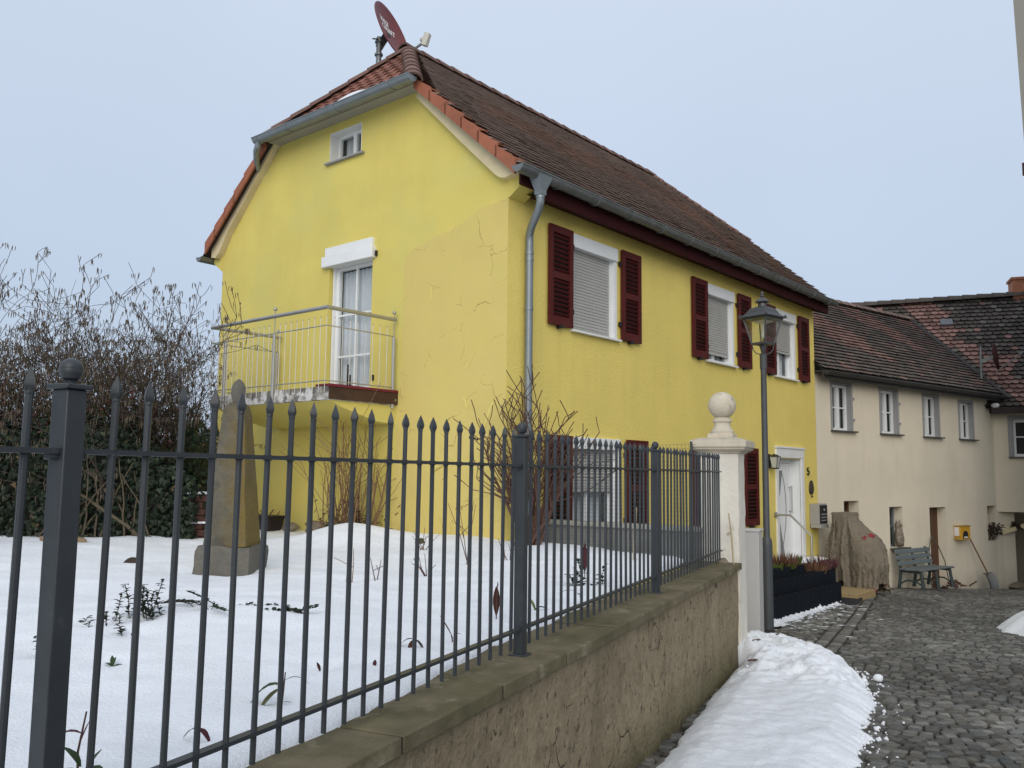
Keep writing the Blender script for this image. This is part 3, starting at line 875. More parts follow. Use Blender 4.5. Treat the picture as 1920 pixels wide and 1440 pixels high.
caps(mb, (-.34, 5.02, hz - .05), (1.22, 3.2, rz_ + .02), .12, .33, r8)
caps(mb, (1.1, 3.2, rz_ + .0), (8.75, 3.2, rz_ + .0), .14, .34, r8)
caps(mb, (UB + .02, 1.45, hz - .02), (8.65, 3.2, rz_ + .02), .11, .33, r8)
mb.build('ridge_caps', m_tile_r, yroof, angle=50)
# verge tiles stepping down both gable edges
r8 = random.Random(18)
for f in ((lambda v: v), (lambda v: 6.4 - v)):
    nT = 6; mb = MB()
    for k in range(nT):
        v0_ = -.29 if f(0) < 1 else -.17
        va, vb = v0_ + k * (1.47 - v0_) / nT, v0_ + (k + 1.1) * (1.47 - v0_) / nT
        za, zb = roofz(va) + .05, roofz(vb) + .02
        kk = r8.uniform(.85, 1.15); c_ = (.33 * kk, .115 * kk, .062 * kk)
        P = [(UF - .035, f(va), za - .16), (UF - .035, f(vb), zb - .13), (UF - .035, f(vb), zb), (UF - .035, f(va), za + .02)]
        mb.prism(P, (.03, 0, 0), c_)
        mb.prism([(UF - .035, f(va), za + .02), (UF - .035, f(vb), zb), (UF + .14, f(vb), zb), (UF + .14, f(va), za + .02)], Vector((0, 0, .02)), c_)
    mb.build('verge', m_tile_r, yroof, smooth=False)
# lump of snow on the half-hip, lying behind the gutter
mb = MB()
def sp_fn(i, j):
    f, gg = i / 24, j / 8
    v = 3.45 - f * 1.15
    w = .22 * math.sin(math.pi * f) ** .6
    y = .10 + gg * (w + .12)
    h = .075 * math.sin(math.pi * min(1, max(0, f))) * 1.0 * (1 - (2 * gg - 1) ** 2) + .05
    p = Vector((-.3, v, hz - .05)) + Vector((hc, 0, hs)) * y + Vector((-hs, 0, hc)) * h
    return HW(p.x, p.y, p.z)
mb.grid(24, 8, sp_fn)
tag(mb.build('snow_patch', m_bank, org=HW(-.2, 3.2, hz), angle=80), 'small patch of white snow left on the red half-hip behind the gutter', 'snow')

# gutters
def half_gutter(mb, a, b, r, n=10, t_=.006):
    a, b = Vector(a), Vector(b); ax = (b - a).normalized(); sd = ax.cross(Vector((0, 0, 1))).normalized()
    V = []
    for p in (a, b):
        for rad in (r, r - t_):
            for i in range(n + 1):
                th = math.pi + math.pi * i / n
                V.append(p + sd * (rad * math.cos(th)) + Vector((0, 0, 1)) * (rad * math.sin(th)))
    m = n + 1
    F = []
    for i in range(n):
        F.append((i, i + 1, 2 * m + i + 1, 2 * m + i)); F.append((m + i + 1, m + i, 3 * m + i, 3 * m + i + 1))
    F += [(0, 2 * m, 3 * m, m), (n, m + n, 3 * m + n, 2 * m + n)]
    mb.add(V, F)
    for k in (0, 2 * m):
        mb.add([V[k + i] for i in range(m)], [tuple(range(m))])
    for s in (-1, 1):     # rolled rims
        mb.tube([a + sd * s * r, b + sd * s * r], .011, 6)
GZ = 3.60
mb = MB(); half_gutter(mb, (-.32, -.40, GZ), (UL + .16, -.40, GZ), .085)
gu = mb.build('eaves_gutter', m_zinc, yh)
for k in range(12):
    mb = MB(); u = .45 + k * .83
    for i in range(8):
        t0, t1 = math.pi + math.pi * i / 8, math.pi + math.pi * (i + 1) / 8
        mb.bar((u, -.40 + .089 * math.cos(t0), GZ + .089 * math.sin(t0)), (u, -.40 + .089 * math.cos(t1), GZ + .089 * math.sin(t1)), .03, .006, (1, 0, 0))
    mb.build('gutter_bracket', m_zinc, gu)
mb = MB(); half_gutter(mb, (-.26, 6.70, GZ), (UL + .1, 6.70, GZ), .08); mb.build('rear_gutter', m_zinc, yh)
mb = MB(); half_gutter(mb, (-.385, 1.36, hz + .0), (-.385, 4.93, hz + .0), .085)
for v in (1.75, 2.9, 4.05, 4.8):
    mb.tube([(-.385 + .088 * math.cos(t_), v, hz + .088 * math.sin(t_)) for t_ in [math.pi + math.pi * i / 8 for i in range(9)]], .008, 5)
mb.tube([(-.385, 4.86, hz - .06), (-.385, 4.88, hz - .13), (-.36, 4.95, hz - .17), (-.24, 5.12, hz - .26), (-.12, 5.24, hz - .34)], .048, 10)
mb.build('hip_gutter', m_zinc_l, yh)
mb = MB()
mb.box(-.31, -.003, 1.50, 4.86, hz - .01, hz + .02)
mb.build('hip_soffit', M('grey soffit', (.33, .32, .27), .8, .05, 3), yh)
# downpipe with funnel and swan neck
mb = MB()
mb.frust(.12, -.40, GZ - .20, GZ - .03, .055, .05, .13, .085)
mb.frust(.12, -.40, GZ - .26, GZ - .20, .052, .05, .055, .05)
mb.tube([(.12, -.40, GZ - .22), (.12, -.40, GZ - .34), (.135, -.37, GZ - .41), (.27, -.14, GZ - .58), (.31, -.08, GZ - .66), (.32, -.075, GZ - .74), (.32, -.075, -.9)], .049, 12)
for z in (GZ - .3, GZ - .9, GZ - .98, .72, .66, 2.0):
    mb.tube([(.32, -.075, z), (.32, -.075, z + .035)], .055, 12) if z < 2.9 else mb.tube([(.12, -.40, z), (.12, -.40, z + .03)], .055, 12) if z > 3.2 else None
dp = mb.build('downpipe', m_zinc_l, yh)

# windows in the street wall
def pane_quad(mb, u0, u1, v, z0, z1): mb.add([(u0, v, z0), (u1, v, z0), (u1, v, z1), (u0, v, z1)], [(0, 1, 2, 3)])
def make_window(u0, u1, z0, z1, blind_to, box_h=.17):
    fr = MB(); v = .115; w = .065
    fr.box(u0, u0 + w, v, v + .05, z0, z1); fr.box(u1 - w, u1, v, v + .05, z0, z1)
    fr.box(u0 + w, u1 - w, v, v + .05, z1 - w, z1); fr.box(u0 + w, u1 - w, v, v + .05, z0, z0 + w)
    c_ = (u0 + u1) / 2
    fr.box(c_ - .045, c_ + .045, v + .004, v + .054, z0 + w, z1 - w)
    # guide rails and white surround
    fr.box(u1 - .035, u1 - .002, .04, v, z0, z1 - box_h); fr.box(u0 + .002, u0 + .035, .04, v, z0, z1 - box_h)
    fr.box(u1 - .004, u1 + .055, -.012, .02, z0 - .0, z1 + .02)
    win = fr.build('window', m_white, yh)
    p = MB(); pane_quad(p, u0 + w, u1 - w, v + .02, z0 + w, z1 - w); p.build('pane', m_glass, win)
    cu = MB()
    def cfn(i, j):
        u = u0 + .02 + (u1 - u0 - .04) * i / 60
        return (u, v + .14 + .025 * math.sin(i * .9 + .7 * math.sin(i * .31)), z0 + (z1 - z0) * j / 2)
    cu.grid(60, 2, cfn); cu.build('curtain', m_curtain, win)
    b = MB(); b.box(u0 - .01, u1 + .06, -.035, .1, z1 - box_h, z1 + .015); b.build('blind_box', m_white, win, bevel=.006)
    if blind_to is not None:
        bl = MB(); z = z1 - box_h
        while z > blind_to + .02:
            zz = max(blind_to, z - .042)
            bl.add([(u0 + .03, .07, z), (u1 - .03, .07, z), (u1 - .03, .058, (z + zz) / 2 + .006), (u0 + .03, .058, (z + zz) / 2 + .006), (u0 + .03, .062, zz + .006), (u1 - .03, .062, zz + .006), (u1 - .03, .074, zz), (u0 + .03, .074, zz)], [(0, 1, 2, 3), (3, 2, 5, 4), (4, 5, 6, 7)])
            z = zz
        bl.box(u0 + .03, u1 - .03, .055, .078, blind_to - .035, blind_to)
        bl.build('roller_blind', m_blind, win, smooth=False)
    s = MB(); s.box(u0 - .04, u1 + .10, -.07, .115, z0 - .03, z0 - .004); s.build('sill', m_whitewall, win)
for (a, b), bl in zip(upper, (WZ0 + .04, WZ0 + .17, WZ0 + .52)): make_window(a, b, WZ0, WZ1, bl)
make_window(low[0][0], low[0][1], LZ0, LZ1, -.2, .14); make_window(low[1][0], low[1][1], LZ0, LZ1, -.1, .14)

# louvred shutters: one built, the rest copied
def make_shutter(w, h, hinge_right):
    m = MB(); st = .075; t0, t1 = -.062, -.024
    m.box(0, st, t0, t1, 0, h); m.box(w - st, w, t0, t1, 0, h)
    mid = h * .5
    for z0, z1 in ((0, .12), (mid - .045, mid + .045), (h - .10, h)): m.box(st, w - st, t0 + .001, t1 - .001, z0, z1)
    for z0, z1 in ((.12, mid - .045), (mid + .045, h - .10)):
        n = 8
        for k in range(n):
            z = z0 + (z1 - z0) * (k + .5) / n
            m.obox((w / 2, -.043, z), ((w / 2 - st) + .004, 0, 0), (0, .010, -.013), (0, .004, .0035))
    m.box(st, w - st, t1 - .006, t1 - .003, .12, h - .1, (.03, .03, .03))  # backing coloured near-black to stand for shade in the louvre gaps
    o = m.build('shutter', m_maroon, None, org=(0, 0, 0), smooth=False, bevel=.003)
    for z in (h * .17, h * .84):
        hg = MB(); x = w if hinge_right else 0; sg = 1 if hinge_right else -1
        hg.box(x - .03, x + .03, -.045, -.03, z - .012, z + .012); hg.box(x + sg * .012, x + sg * .036, -.05, .0, z - .032, z + .032)
        h_ = hg.build('hinge', m_black, None, org=(0, 0, 0)); h_.parent = o
    hg = MB(); hg.box(w * .42, w * .5, -.078, 0, -.035, .012); hg.box(w * .36, w * .56, -.082, -.07, -.03, -.012)
    h_ = hg.build('holdback', m_black, None, org=(0, 0, 0)); h_.parent = o
    return o
def put_shutter(proto, u, z, used=[]):
    o = proto if proto.name not in used else copy_tree(proto)
    used.append(proto.name)
    o.parent = yh; o.location = (u, 0, z - ZB)
    return o
pl, pr = make_shutter(.505, 1.31, True), make_shutter(.505, 1.31, False)
for u in (.765, 4.56, 7.31): put_shutter(pl, u, WZ0 + .005)
for u in (2.47, 6.235, 8.975): put_shutter(pr, u, WZ0 + .005)
pl2, pr2 = make_shutter(.55, 1.36, True), make_shutter(.55, 1.36, False)
for u in (.72, 4.54): put_shutter(pl2, u, -.87)
for u in (2.60, 6.385): put_shutter(pr2, u, -.87)

# gable attic window
mb = MB(); u = .16
a, b, z0, z1 = 2.82, 3.55, 4.60, 5.06
mb.box(u, u + .05, a, a + .05, z0, z1); mb.box(u, u + .05, b - .05, b, z0, z1); mb.box(u, u + .05, a + .05, b - .05, z0, z0 + .05); mb.box(u, u + .05, a + .05, b - .05, z1 - .05, z1)
mb.box(u + .002, u + .052, 3.13, 3.20, z0 + .05, z1 - .05)
mb.box(.0, .16, a + .001, a + .012, z0, z1); mb.box(.0, .16, b - .012, b - .001, z0, z1); mb.box(.0, .16, a + .012, b - .012, z1 - .012, z1 - .001)
wa = mb.build('attic_window', m_white, yh)
mb = MB(); mb.add([(u + .03, a, z0), (u + .03, b, z0), (u + .03, b, z1), (u + .03, a, z1)], [(0, 1, 2, 3)]); mb.build('pane', m_glass, wa)
mb = MB(); mb.grid(20, 1, lambda i, j: (u + .12 + .015 * math.sin(i * 1.1), 3.2 + .3 * i / 20, z0 + (z1 - z0) * j)); mb.build('curtain', m_curtain, wa)
mb = MB(); mb.box(u + .2, u + .22, a - .05, b + .05, z0 - .05, z1 + .02); mb.build('unlit_room_sheet', m_dark, wa)
mb = MB(); mb.box(-.06, .15, a - .08, b + .06, z0 - .028, z0 - .003); mb.build('sill', m_greytrim, wa)

# balcony door
mb = MB(); u = .11
a, b, z0, z1 = GB[0], GB[1], GB[2], 3.0
mb.box(u, u + .06, a, a + .06, z0, z1); mb.box(u, u + .06, b - .10, b, z0, z1); mb.box(u, u + .06, a + .06, b - .10, z0, z0 + .10); mb.box(u, u + .06, a + .06, b - .10, z1 - .06, z1)
mb.box(u - .05, u, b - .045, b - .012, z0, z1)
vm = (a + b) / 2
mb.box(u + .01, u + .045, vm - .014, vm + .014, z0 + .1, z1 - .06)
for z in (1.66, 2.27): mb.box(u + .011, u + .044, a + .06, b - .1, z - .014, z + .014)
bd = mb.build('balcony_door', m_white, yh)
mb = MB(); mb.add([(u + .025, a, z0), (u + .025, b, z0), (u + .025, b, z1), (u + .025, a, z1)], [(0, 1, 2, 3)]); mb.build('pane', m_glass, bd)
mb = MB()
def cfn(i, j):
    f, gg = i / 70, j / 12
    sp = .06 + .22 * smoothstep(.62, .0, gg) * (1 if f > .5 else 0)
    v = b - .05 - (b - a - .08) * f
    z = z0 + (z1 - z0 - .06) * gg
    return (u + .12 + .022 * math.sin(f * 60) * (.6 + .4 * gg), v, z)
mb.grid(70, 12, cfn, lambda m: not (abs(m.y - (b - .17 - .10 * (1 - (m.z - z0) / .7))) < .06 * (1 - (m.z - z0) / .62)) )
mb.build('curtain', m_curtain, bd)
mb = MB(); mb.box(u + .3, u + .32, a - .3, b + .3, z0 - .2, z1 + .1); mb.build('unlit_room_sheet', m_dark, bd)
mb = MB()
P = [(-.02, 2.47), (-.075, 2.47), (-.075, 0)]
mb.box(-.055, .10, 2.47, 3.52, 3.15, 3.28); mb.box(-.085, .10, 2.43, 3.56, 2.985, 3.145)
mb.build('blind_box', m_white, bd, bevel=.008)
for v, z in ((2.405, 3.0), (3.60, 3.0), (2.412, 1.25)):
    mb = MB(); mb.box(-.04, 0, v - .009, v + .009, z, z + .08); mb.build('hook', m_black, bd)

# balcony
BX0, BV0, BV1, BZ = -1.2, 1.93, 4.55, 1.05
mb = MB()
mb.box(BX0 + .02, 0, BV0, BV1, .885, 1.05)
bal = mb.build('balcony', M('flaking white concrete', (.62, .61, .58), .9, .15, 5, .5, 20, .02, spots=(((.085, .075, .06), 5.0, .47, .55, .9), ((.30, .28, .24), 9, .5, .62, .8))), yh)
mb = MB(); mb.box(BX0 + .06, 0, BV0 - .022, BV0 - .004, .895, 1.052); mb.build('rusty_side', M('rust brown flashing', (.06, .03, .016), .85, .3, 6, spots=(((.5, .42, .15), 9, .68, .72, .8),)), bal)
mb = MB(); mb.box(BX0 + .05, -.01, BV0 - .035, BV0 + .25, 1.052, 1.085); mb.build('red_mat', M('maroon sheet', (.15, .012, .025), .6, .1), bal)
mb = MB()
mb.prism([(0, BV0 + .02, .887), (0, BV0 + .02, .63), (-.35, BV0 + .02, .66), (-.95, BV0 + .02, .82), (BX0 + .1, BV0 + .02, .887)], (0, BV1 - BV0 - .04, 0))
mb.build('soffit', m_yel, bal)
RZ = 2.04
# posts
mb = None
def post(x, y):
    m = MB(); m.tube([(x, y, .84), (x, y, 1.80)], .021, 10); m.tube([(x, y, 1.80), (x, y, RZ + .06)], .007, 6); m.ball((x, y, RZ + .095), .027, 12)
    return m.build('post', m_steel, bal)
for x, y in ((BX0, BV0 + 1.1), (BX0, BV1 - .35), (-.08, BV0), (-.10, BV1)): post(x, y)
mb = MB()
mb.tube([(-.05, BV0, RZ), (BX0, BV0, RZ)], .026, 10); mb.tube([(BX0, BV0 - .02, RZ), (BX0, BV1 + .02, RZ)], .026, 10); mb.tube([(BX0, BV1, RZ), (-.05, BV1, RZ)], .026, 10)
mb.build('handrail', m_steel, bal)
mb = MB()
for z in (1.81, 1.12):
    mb.tube([(-.08, BV0, z), (BX0, BV0, z), (BX0, BV1, z), (-.08, BV1, z)], .008, 6)
mb.build('cross_rail', m_steel, bal)
bp = MB(); bp.tube([(0, 0, .98), (0, 0, 1.92)], .0048, 5); bp.ball((0, 0, 1.925), .009, 8)
spots_b = [(BX0, BV0 + .002)] + [(BX0, BV0 + .122 * k) for k in range(1, 21) if abs(.122 * k - 1.1) > .03 and abs(.122 * k - 2.27) > .03] + [(BX0 + .125 * k, BV0) for k in range(1, 9)] + [(BX0 + .125 * k, BV1) for k in range(0, 9)]
b0_ = None
for x, y in spots_b:
    if b0_ is None: b0_ = bp.build('baluster', m_steel, bal); o = b0_
    else:
        o = b0_.copy(); col.objects.link(o); o.parent = bal
    o.location = (x, y, 0)

# front door with frame, handrail beside it
mb = MB()
mb.box(DU0 - .10, DU0, -.03, .02, DZ0, DZ1 + .02); mb.box(DU1, DU1 + .14, -.03, .02, DZ0, DZ1 + .02); mb.box(DU0 - .10, DU1 + .14, -.035, .02, DZ1 + .02, DZ1 + .20); mb.box(DU0 - .12, DU1 + .16, -.055, .0, DZ1 + .20, DZ1 + .235)
mb.build('door_surround', m_whitewall, yh, bevel=.004)
mb = MB(); v = .18
mb.box(DU0, DU0 + .07, v, v + .06, DZ0, DZ1); mb.box(DU1 - .07, DU1, v, v + .06, DZ0, DZ1); mb.box(DU0 + .07, DU1 - .07, v, v + .06, DZ1 - .07, DZ1)
mb.box(DU0 + .075, DU1 - .075, v + .012, v + .05, DZ0 + .03, DZ1 - .075)
dr = mb.build('front_door', m_white, yh, bevel=.004)
mb = MB(); uc = DU0 + .33
def arc_strip(cu, cz, rad, a0, a1, w, vv):
    n = 14
    for k in range(n):
        A, B = a0 + (a1 - a0) * k / n, a0 + (a1 - a0) * (k + 1) / n
        mb.add([(cu + rad * math.cos(A), vv, cz + rad * math.sin(A)), (cu + rad * math.cos(B), vv, cz + rad * math.sin(B)), (cu + (rad - w) * math.cos(B), vv, cz + (rad - w) * math.sin(B)), (cu + (rad - w) * math.cos(A), vv, cz + (rad - w) * math.sin(A))], [(0, 1, 2, 3)])
vv = v + .009
arc_strip(7.22, -.62, 1.5, R(-31), R(27), .03, vv)
mb.add([(8.3, vv, DZ1 - .22), (8.55, vv, DZ1 - .22), (8.44, vv, -.3), (8.3, vv, -.62)], [(0, 1, 2, 3)])
mb.add([(8.3, vv, -.66), (8.42, vv, -.95), (8.62, vv, DZ0 + .14), (8.34, vv, DZ0 + .14)], [(0, 1, 2, 3)])
mb.build('door_glazing', M('grey etched glass', (.20, .205, .215), .25, .05), dr)
mb = MB(); hu = DU1 - .13
mb.tube([(hu, v - .05, -.72), (hu, v - .05, -.18)], .014, 8)
for z in (-.68, -.22): mb.tube([(hu, v - .05, z), (hu, v + .012, z)], .011, 6)
mb.build('door_handle', m_steel, dr)
mb = MB()
for i in range(1):     # the figure 5 beside the door, bent from flat iron
    cu, cz, s = 9.365, .10, .07
    pts = [(cu + s * .7, cz + s), (cu - s * .6, cz + s), (cu - s * .6, cz + s * .12)] + [(cu - s * .05 + s * .72 * math.cos(a_), cz - s * .32 + s * .62 * math.sin(a_)) for a_ in [R(130 - k * 24) for k in range(13)]]
    for p, q in zip(pts, pts[1:]): mb.bar((p[0], -.012, p[1]), (q[0], -.012, q[1]), .018, .022, (0, 1, 0))
mb.build('house_number', m_black, yh)

# doorstep landing and stair, hidden behind the planters for the most part
mb = MB()
def hwp(u, v): p = HW(u, v, 0); return p
mb.box(7.55, 8.95, -.55, -.005, ZB, -1.70)
st_ = thing('entrance_stair', 'low stone landing and step in front of the white front door', 'stair', (C0.x, C0.y, ZB), HA, absz=True)
mb.build('landing', m_greywall, st_)
mb = MB()
def lf(i, j):
    u, v = 8.85 + .95 * i / 16, -.32 + .30 * j / 6
    return (u, v, -1.66 + .09 * math.sin(math.pi * i / 16) ** .5 * (.5 + .5 * j / 6) + .02 * fbm(u * 9, v * 9))
mb.grid(16, 6, lf); mb.build('snow_cover', m_bank, st_)
o = thing('handrail', 'stainless steel handrail bending down beside the white front door', 'handrail', tuple(HW(7.72, -.6, -1.92)), HA)
mb = MB()
L_ = lambda p: (p[0] - 7.72, p[1] + .6, p[2] + 1.92)
mb.tube([L_(p) for p in ((7.72, -.01, -.71), (7.72, -.30, -.71), (7.72, -.68, -1.06), (7.72, -.68, -1.9))], .02, 10)
mb.build('rail', m_steel, o)
mb = MB(); mb.tube([L_((7.72, -.012, -.71)), L_((7.72, -.03, -.71))], .05, 14); mb.build('wall_flange', m_steel, o)

# ------------------------------------------------------------------ fittings on the yellow house
# satellite dish on its mast behind the ridge
dm = HW(1.2, 3.9, 5.6)
ds = thing('satellite_dish', 'maroon satellite dish with white lettering on a grey mast behind the roof ridge', 'satellite dish', tuple(dm))
mb = MB(); mb.tube([(0, 0, 0), (0, 0, 1.60)], .045, 10)
mb.tube([(0, 0, 1.28), (0, 0, 1.31)], .07, 10); mb.tube([(0, 0, 1.5), (0, 0, 1.53)], .07, 10); mb.build('mast', m_zinc, ds)
dc = Vector((.22, 0, 1.72))
nx = Vector((math.sin(R(113)) * math.cos(R(20)), math.cos(R(113)) * math.cos(R(20)), math.sin(R(20))))
sx_ = Vector((0, 0, 1)).cross(nx).normalized(); uy_ = nx.cross(sx_)
def dsh(a, r, h): return dc + sx_ * (math.cos(a) * r * .48) + uy_ * (math.sin(a) * r * .53) + nx * h
mb = MB()
mb.grid(40, 8, lambda i, j: dsh(2 * math.pi * i / 40, j / 8, .10 * (j / 8) ** 2 - .1))
mb.grid(40, 8, lambda i, j: dsh(-2 * math.pi * i / 40, j / 8, .10 * (j / 8) ** 2 - .115))
mb.grid(40, 1, lambda i, j: dsh(2 * math.pi * i / 40, 1, .0 - .015 * j))
dish = mb.build('reflector', m_dish, ds, angle=60)
def text_mesh(txt, size, extrude=.002):
    cu = bpy.data.curves.new('lettering', 'FONT'); cu.body = txt; cu.size = size; cu.extrude = extrude; cu.align_x = 'CENTER'; cu.offset = size * .018
    ob = bpy.data.objects.new('lettering', cu); col.objects.link(ob)
    dg = bpy.context.evaluated_depsgraph_get()
    me = bpy.data.meshes.new_from_object(ob.evaluated_get(dg))
    V = [tuple(v.co) for v in me.vertices]; F = [tuple(p.vertices) for p in me.polygons]
    bpy.data.objects.remove(ob); bpy.data.curves.remove(cu); bpy.data.meshes.remove(me)
    return V, F
mb = MB()
ra = R(-6)
for txt, ox, oy in (('WISI', -.07, .16), ('ORBIT', .03, .045)):
    V, F = text_mesh(txt, .135)
    W_ = []
    for x, y, z in V:
        x, y = x + ox, y + oy
        x, y = x * math.cos(ra) - y * math.sin(ra), x * math.sin(ra) + y * math.cos(ra)
        rr = (x / .48) ** 2 + (y / .53) ** 2
        W_.append(dc + sx_ * x + uy_ * y + nx * (.10 * rr - .1 + .004 + z))
    mb.add(W_, F)
mb.build('lettering', m_letter, dish, smooth=False)
lb = dc - uy_ * .54 + nx * .0; le = dc + nx * .50 - uy_ * .50
mb = MB(); mb.bar(lb, le, .025, .035); mb.build('feed_arm', m_zinc, ds)
mb = MB()
ad_ = (dc + uy_ * .0 - le).normalized()
mb.obox(le + Vector((0, 0, .02)), ad_ * .05, ad_.cross(Vector((0, 0, 1))).normalized() * .045, Vector((.03, .0, .11)))
mb.tube([le - ad_ * .0, le + ad_ * .10], [.035, .045], 10)
mb.build('receiver', M('cream plastic', (.55, .53, .45), .5, .05), ds, bevel=.012)
mb = MB(); mb.bar((0, 0, 1.42), dc - nx * .1, .06, .12); mb.tube([(0, -.1, 1.52), (-.1, -.05, 1.55)], .012, 6); mb.build('bracket', m_black, ds)

# wall lantern, plaque, letter box cabinet
P = HW(7.50, 0, .19)
o = thing('wall_lantern', 'small black wall lantern beside the white front door', 'wall lamp', tuple(P), HA)
o.scale = (.72, .72, .72)
mb = MB(); mb.box(-.05, .05, -.03, .0, -.06, .30); mb.bar((0, -.02, .24), (0, -.16, .30), .02, .02)
mb.frust(0, -.17, .23, .29, .12, .12, .03, .03); mb.frust(0, -.17, -.08, -.05, .06, .06, .08, .08)
for a_ in range(4):
    sx, sy = (-1, 1, 1, -1)[a_], (-1, -1, 1, 1)[a_]
    mb.bar((sx * .065, -.17 + sy * .065, -.05), (sx * .105, -.17 + sy * .105, .235), .012, .012)
mb.build('lantern_frame', m_black, o)
mb = MB(); mb.frust(0, -.17, -.045, .225, .062, .062, .10, .10); mb.build('lantern_glass', M('frosted lamp glass', (.50, .51, .48), .3, .05), o)
P = HW(9.5, 0, -.22)
mb = MB()
prof = [(.075 * math.cos(a_) * (1 - .22 * math.sin(a_)), .125 * math.sin(a_)) for a_ in [2 * math.pi * k / 24 for k in range(24)]]
mb.prism([(x, 0, z) for x, z in prof], (0, -.03, 0)); mb.prism([(x * .7, -.03, z * .7) for x, z in prof], (0, -.012, 0))
mb.ball((0, -.03, -.155), .018, 8)
o = mb.build('wall_plaque', M('dark relief plaque', (.055, .045, .04), .6, .4, 25, .6, 40), None, org=(0, 0, 0))
o.location = P; o.rotation_euler = (0, 0, HA); o.scale = (1.35, 1, 1.15)
tag(o, 'dark oval relief plaque hanging on the yellow wall below the number', 'plaque')
P = HW(9.42, 0, -1.02)
o = thing('mailbox', 'grey steel mailbox cabinet with dark slotted front at the yellow wall end', 'mailbox', tuple(P), HA)
mb = MB(); mb.box(-.02, .40, -.20, -.004, .07, .48); mb.box(-.02, .40, -.23, -.02, .0, .07); mb.build('cabinet', M('greige steel', (.34, .33, .30), .5, .06), o, bevel=.006)
mb = MB(); mb.box(.01, .38, -.215, -.201, .09, .45); mb.build('front_panel', m_black, o)
m_slot = M('grey lettering plates', (.3, .3, .29), .5, 0)
for z in (.14, .20, .26):
    mb = MB(); mb.box(.05, .34, -.222, -.216, z, z + .02); mb.build('slot', m_slot, o)
mb = MB(); mb.ball((.2, -.218, .36), .022, 8); mb.build('lock', m_slot, o)

# ------------------------------------------------------------------ cream house (local x = s along the wall, y = inward) and its wing
ZC = -3.4
ch = thing('cream_house', 'long cream plastered house with grey window surrounds and patchy dark red tile roof', 'house', (B0.x, B0.y, ZC), CA, absz=True)
cw = [(.69, 1.40, .99, 1.98), (2.63, 3.33, .99, 1.98), (4.55, 5.25, .99, 1.97), (6.34, 7.03, .99, 1.92)]
lowh = [(1.03, 1.61, -1.45, -.51, .30), (2.85, 3.42, -1.57, -.66, .27), (4.65, 5.44, -3.3, -.70, .28), (7.62, 8.08, -1.6, -.70, .27)]
mb = MB(); rv = []
panel(mb, (0, 0, 0), (1, 0, 0), (0, 0, 1), (0, 1, 0), [(-.25, ZC), (7.75, ZC), (7.75, 2.2), (-.25, 2.2)], [h for h in lowh if h[0] < 7] )
panel(mb, (0, -.0, 0), (1, 0, 0), (0, 0, 1), (0, 1, 0), [(7.75, ZC), (7.76, ZC), (7.76, 2.2), (7.75, 2.2)], [])
mb2 = MB()
panel(mb2, (0, 0, 0), (1, 0, 0), (0, 0, 1), (0, 1, 0), [(-.25, .5), (7.3, .5), (7.3, 2.2), (-.25, 2.2)], [(a, b, c_, d_, .17) for a, b, c_, d_ in cw], rv)
# one wall sheet: lower half, upper half, curved end
mb = MB()
panel(mb, (0, 0, 0), (1, 0, 0), (0, 0, 1), (0, 1, 0), [(-.25, ZC), (7.3, ZC), (7.3, .5), (-.25, .5)], [h for h in lowh if h[0] < 7])
off = len(mb.v); mb.v.extend(mb2.v); mb.f.extend(tuple(i + off for i in f) for f in mb2.f); mb.c.extend(mb2.c)
CWL = [(7.3, 0), (7.62, -.004), (8.08, -.02), (8.3, -.08), (8.6, -.25)]
for (s0, w0), (s1, w1) in zip(CWL, CWL[1:]):
    segs = [(ZC, 2.2)] if not (7.6 < s0 < 8.0) else [(ZC, -1.6), (-.70, 2.2)]
    for za, zb in segs:
        n = 6
        for k in range(n):
            z0, z1 = za + (zb - za) * k / n, za + (zb - za) * (k + 1) / n
            mb.add([(s0, w0, z0), (s1, w1, z0), (s1, w1, z1), (s0, w0, z1)], [(0, 1, 2, 3)])
mb.add([(7.62, -.004, -1.6), (7.62, .26, -1.6), (7.62, .26, -.7), (7.62, -.004, -.7)], [(0, 1, 2, 3)])
mb.add([(8.08, -.02, -1.6), (8.08, .26, -1.6), (8.08, .26, -.7), (8.08, -.02, -.7)], [(3, 2, 1, 0)])
mb.add([(7.62, 0, -1.6), (8.08, -.02, -1.6), (8.08, .26, -1.6), (7.62, .26, -1.6)], [(0, 1, 2, 3)])
mb.add([(7.62, 0, -.7), (8.08, -.02, -.7), (8.08, .26, -.7), (7.62, .26, -.7)], [(3, 2, 1, 0)])
mb.build('wall', m_cream, ch)
for q in rv: q.build('window_reveal', m_greytrim, ch)
for a, b, z0, z1 in cw:
    mb = MB()
    for q in ((a - .07, a, z0, z1 + .06), (b, b + .07, z0, z1 + .06), (a, b, z1, z1 + .06)):
        mb.box(q[0], q[1], -.012, .004, q[2], q[3])
    mb.build('window_surround', m_greytrim, ch)
